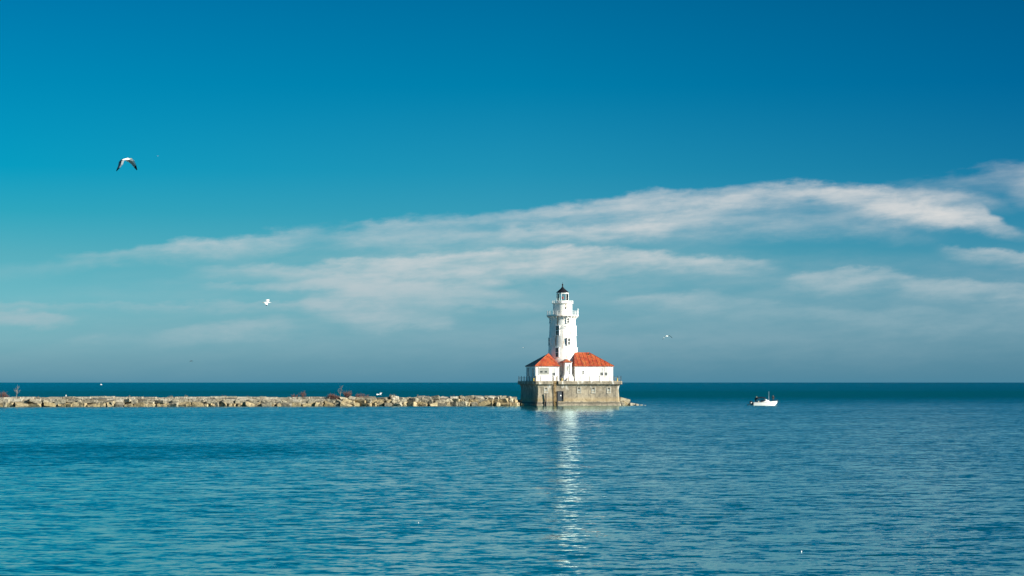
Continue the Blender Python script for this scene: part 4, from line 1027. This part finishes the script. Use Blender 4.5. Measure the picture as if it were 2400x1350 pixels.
m = MB(); m.box(-1.05,-.45,-.75,.2,.38,1.22).tube([(-1.08,-.35,1.12),(-1.16,-.35,1.22)], .02, 5); m.build('console', M['canvas'], bt)
m = MB(); m.box(-1.15,-.62,.25,.8,.38,.80).box(-.72,-.62,.25,.8,.80,1.25); m.build('helm_seat', M['canvas'], bt)
m = MB(); m.box(-2.05,-1.8,.2,.9,.38,.95); m.build('storage_box', M['navy'], bt)
# outboard
m = MB(); rs = []
for z, xa, xb, hw in ((.30,-3.62,-3.22,.14),(.42,-3.74,-3.10,.21),(.70,-3.78,-3.06,.24),(.92,-3.74,-3.08,.22),(1.02,-3.62,-3.16,.14)):
    rs.append([(xa,-hw*.7,z),(xa+.1,-hw,z),(xb-.1,-hw,z),(xb,-hw*.7,z),(xb,hw*.7,z),(xb-.1,hw,z),(xa+.1,hw,z),(xa,hw*.7,z)])
m.rings(rs); ob = m.build('outboard_engine', M['black'], bt, True)
m = MB(); m.box(-3.52,-3.34,-.06,.06,-.6,.32).box(-3.66,-3.2,-.09,.09,-.12,-.06); m.build('leg', M['black'], ob)
m = MB(); m.box(-3.20,-2.93,-.16,.16,.10,.62); m.build('transom_mount', M['iron'], ob)
m = MB(); m.add([(-3.60,-.252,.60),(-3.42,-.252,.86),(-3.30,-.252,.74),(-3.22,-.252,.66),(-3.34,-.252,.56),(-3.5,-.252,.48)], [(0,5,4,3,2,1)]); m.add([(-3.60,-.247,.60),(-3.42,-.247,.86),(-3.30,-.247,.74),(-3.22,-.247,.66),(-3.34,-.247,.56),(-3.5,-.247,.48)], [(0,1,2,3,4,5)]); m.build('emblem', M['trim'], ob)
m = MB(); m.box(-4.0,-3.3,-.50,-.40,.30,.36) if False else m.tube([(-3.1,-.55,.62),(-3.6,-.55,.42),(-4.3,-.55,.14)], [.07,.06,.09], 6); m.add([(-4.42,-.55,.24),(-4.42,-.50,.02),(-4.1,-.52,.10),(-4.12,-.56,.26)], [(0,1,2,3),(3,2,1,0)]); m.build('trolling_motor', M['black'], bt)
wp = BM @ Vector((1.85,0,.705))
person(wp, P_STAND, 'person in dark jacket and beanie standing on the boat bow with hands together', [M['skin'],M['navy'],M['jeans'],M['hair']], M['navy'])
wp = BM @ Vector((-2.30,-.1,.385))
person(wp, P_LEAN, 'person in dark jacket and tan cap leaning at the boat stern', [M['skin'],M['navy'],M['jeans'],M['hair']], M['tan_cloth'])

# distant boat near the horizon
DY = 5400.; p = at(237, 902.2, DY); 
db = thing('distant_boat', 'tiny white boat far off near the horizon at the left', 'boat', (p.x,DY,0))
m = MB(); m.rings([[(p.x+x,DY-hb,.9),(p.x+x,DY-hb*.7,-.3),(p.x+x,DY+hb*.7,-.3),(p.x+x,DY+hb,.9)] for x, hb in ((-1.9,.9),(0,1.1),(1.3,.7),(2.0,.1))], True); m.build('hull', M['gel'], db)
m = MB(); m.rings([[(p.x+x0,DY-.7,z),(p.x+x1,DY-.7,z),(p.x+x1,DY+.7,z),(p.x+x0,DY+.7,z)] for x0,x1,z in ((-1.3,.9,.9),(-1.2,.5,2.0),(-1.25,.55,2.1))]); m.build('cabin', M['gel'], db)

# ------------------------------------------------------------------ gulls
def gull(name, base, label, axis, L, wings, mats, group='gulls in the air'):
    """axis: tail->head unit vector, L: body length; wings: two lists of (leading edge, trailing edge, thickness); one continuous mesh
    slots: 0 white, 1 grey back, 2 black tips, 3 beak"""
    base = Vector(base); ax = Vector(axis).normalized(); u = ax.cross(Vector((0,0,1))).normalized(); w_ = u.cross(ax)
    m = MB(); n = 10; rs = []
    prof_ = [(-.50,.050,.008),(-.40,.055,.014),(-.28,.045,.040),(-.12,.075,.075),(.04,.085,.088),(.18,.075,.080),(.28,.055,.060),(.34,.052,.056),(.40,.048,.050),(.45,.030,.034),(.50,.008,.010)]
    for s, a, b in prof_:
        c = base + ax*s*L; rs.append([c + u*math.cos(2*math.pi*i/n)*a*L*1.1 + w_*math.sin(2*math.pi*i/n)*b*L*1.1 for i in range(n)])
    m.rings(rs)
    h = base + ax*.50*L; m.mi = 3; m.tube([h-ax*.02*L, h+ax*.06*L, h+ax*.11*L-w_*.012*L], [.022*L,.016*L,.004*L], 6)
    for wg in wings:
        sec = []
        for le, te, th in wg:
            le, te = Vector(le)+base, Vector(te)+base; mid = le.lerp(te,.35); up = Vector((0,0,1)) if len(sec) == 0 else nrm
            span = (Vector(wg[-1][0])-Vector(wg[0][0])); nrm = (te-le).cross(span).normalized()
            if nrm.z < 0: nrm = -nrm
            sec.append([le, mid+nrm*th, te, mid-nrm*th*.6])
        q = len(sec)-1
        for k in range(q):
            tip = k >= q-1
            for i in range(4):
                j = (i+1) % 4
                m.mi = 2 if tip else (1 if i == 1 else (4 if i == 2 else 0))
                m.add([sec[k][i],sec[k][j],sec[k+1][j],sec[k+1][i]], [(0,1,2,3)])
        m.mi = 2; m.add(sec[-1], [(0,1,2,3)])
    t = thing(name, label, 'bird', base, None, group)
    bd = m.build('body', list(mats)[:4] + [mats[4] if len(mats) > 4 else (M['funder'] if len(set(m_.name for m_ in mats)) > 2 else mats[0])], t, True)
    if 'sharp_edge' in bd.data.attributes: bd.data.attributes.remove(bd.data.attributes['sharp_edge'])
GM = [M['fwhite'],M['fgrey'],M['fblack'],M['beak']]
def g2(z, cx, cy, s, dep=0.0):      # picture offsets of a zoomed view -> metres
    return lambda x, y, d=dep: (( x-cx)*s, d, (cy-y)*s)
Y1 = 122.; q = g2(0, 880, 450, Y1/F/19.29)
gull('seagull', at(250+880/19.29, 350+450/19.29, Y1), 'large gull with drooping black-tipped wings high in the left sky', (.86,.50,.16), .50,
     [[q(x0,y0,d)+() and (q(x0,y0,d), q(x1,y1,d2), th) for (x0,y0,d,x1,y1,d2,th) in ((860,430,.0,640,450,.10,.034),(800,520,-.06,540,560,.08,.034),(745,690,-.10,510,740,.06,.028),(640,820,-.10,455,890,.02,.016),(480,985,-.10,430,1000,-.06,.004))],
      [(q(x0,y0,d), q(x1,y1,d2), th) for (x0,y0,d,x1,y1,d2,th) in ((930,380,.02,850,520,.12,.034),(1080,410,.04,960,560,.19,.034),(1220,480,.06,1090,660,.21,.026),(1320,690,.08,1215,810,.18,.014),(1375,915,.10,1340,940,.13,.004))]], GM)
Y2 = 150.; q = g2(0, 820, 650, Y2/F/22.5)
gull('seagull', at(590+820/22.5, 680+650/22.5, Y2), 'white gull banking with wings up and down, left of the tower below the clouds', (-.97,-.2,-.02), .46,
     [[(q(x0,y0,d), q(x1,y1,d2), th) for (x0,y0,d,x1,y1,d2,th) in ((760,620,.0,900,610,.0,.03),(735,540,.12,890,560,.14,.024),(720,495,.26,910,530,.26,.016),(840,465,.40,930,520,.40,.008),(930,505,.44,955,520,.44,.003))],
      [(q(x0,y0,d), q(x1,y1,d2), th) for (x0,y0,d,x1,y1,d2,th) in ((700,660,-.02,850,680,.0,.03),(690,690,-.16,850,730,-.12,.024),(740,760,-.30,850,790,-.28,.014),(790,825,-.40,840,825,-.38,.004))]], [M['fwhite'],M['fwhite'],M['fblack'],M['beak']])
Y3 = 330.; q = g2(0, 1130, 600, Y3/F/33.74)
def mid_gull(cx, cy, Y, lb, s=1.0, mats=GM, L=.52):
    q = lambda x, y, d: ((x-1130)*s*330./F/33.74, d*s, (600-y)*s*330./F/33.74)
    gull('seagull', at(cx, cy, Y), lb, (-.55,-.82,.03), L*s,
     [[(q(x0,y0,d), q(x1,y1,d2), th) for (x0,y0,d,x1,y1,d2,th) in ((1060,590,-.05,1070,620,.10,.028),(960,625,-.10,980,660,.08,.022),(880,720,-.06,890,745,.06,.014),(790,860,.0,800,865,.04,.004))],
      [(q(x0,y0,d), q(x1,y1,d2), th) for (x0,y0,d,x1,y1,d2,th) in ((1190,560,-.02,1190,600,.12,.028),(1300,530,.0,1300,580,.16,.022),(1440,640,.10,1420,670,.20,.014),(1515,725,.18,1505,735,.22,.004))]], mats)
mid_gull(1530+1130/33.74, 770+600/33.74, 330., 'white gull gliding with arched wings right of the tower', 1.12, [M['fwhite'],M['fwhite'],M['fblack'],M['beak'],M['fwhite']])
mid_gull(1226.3, 814.5, 620., 'speck of a white gull just left of the tower', .62)
mid_gull(448, 846, 640., 'small dark bird flying low over the horizon on the left', .80, [M['fdark'],M['fdark'],M['fdark'],M['fdark']], 1.0)
mid_gull(370, 365, 700., 'faint distant gull right of the large gull', .45)
Y4 = 400.; q = g2(0, 1010, 790, Y4/F/38.58)
gull('seagull', at(865+1010/38.58, 905+790/38.58, Y4), 'gull flying low over the breakwater boulders', (.93,-.3,-.12), .44,
     [[(q(x0,y0,d), q(x1,y1,d2), th) for (x0,y0,d,x1,y1,d2,th) in ((960,750,-.05,950,800,-.02,.03),(800,700,-.12,830,770,-.10,.024),(650,710,-.2,740,820,-.16,.016),(690,890,-.26,725,895,-.24,.004))],
      [(q(x0,y0,d), q(x1,y1,d2), th) for (x0,y0,d,x1,y1,d2,th) in ((1060,760,.04,960,740,.06,.03),(1090,660,.14,950,620,.18,.022),(1180,620,.24,1080,600,.24,.012),(1270,680,.3,1250,690,.3,.004))]], [M['fwhite'],M['fwhite'],M['fblack'],M['beak']])
# specks afloat on the near water
for px, py, r_, lb in ((1878, 1294, .018, 'white feather tuft floating on the near water, lower right'), (980.7, 1225.5, .012, 'tiny white fleck floating on the near water left of the reflection')):
    Y = water_dist(py); p = at(px, py, Y)
    m = MB(); m.rings([[(p.x+r*math.cos(2*math.pi*i/8), Y+r*math.sin(2*math.pi*i/8), z) for i in range(8)] for r, z in ((r_*.8,-.01),(r_,.02),(r_*.7,r_*2),(r_*.15,r_*3.2))])
    m.add([(p.x-.01,Y,.02),(p.x+.01,Y,.02),(p.x+.05,Y+.02,r_*2.6)], [(0,1,2)])
    o = m.build('floating_feather', M['fwhite'], None, True); tag(o, lb, 'feather', 'white flecks afloat')
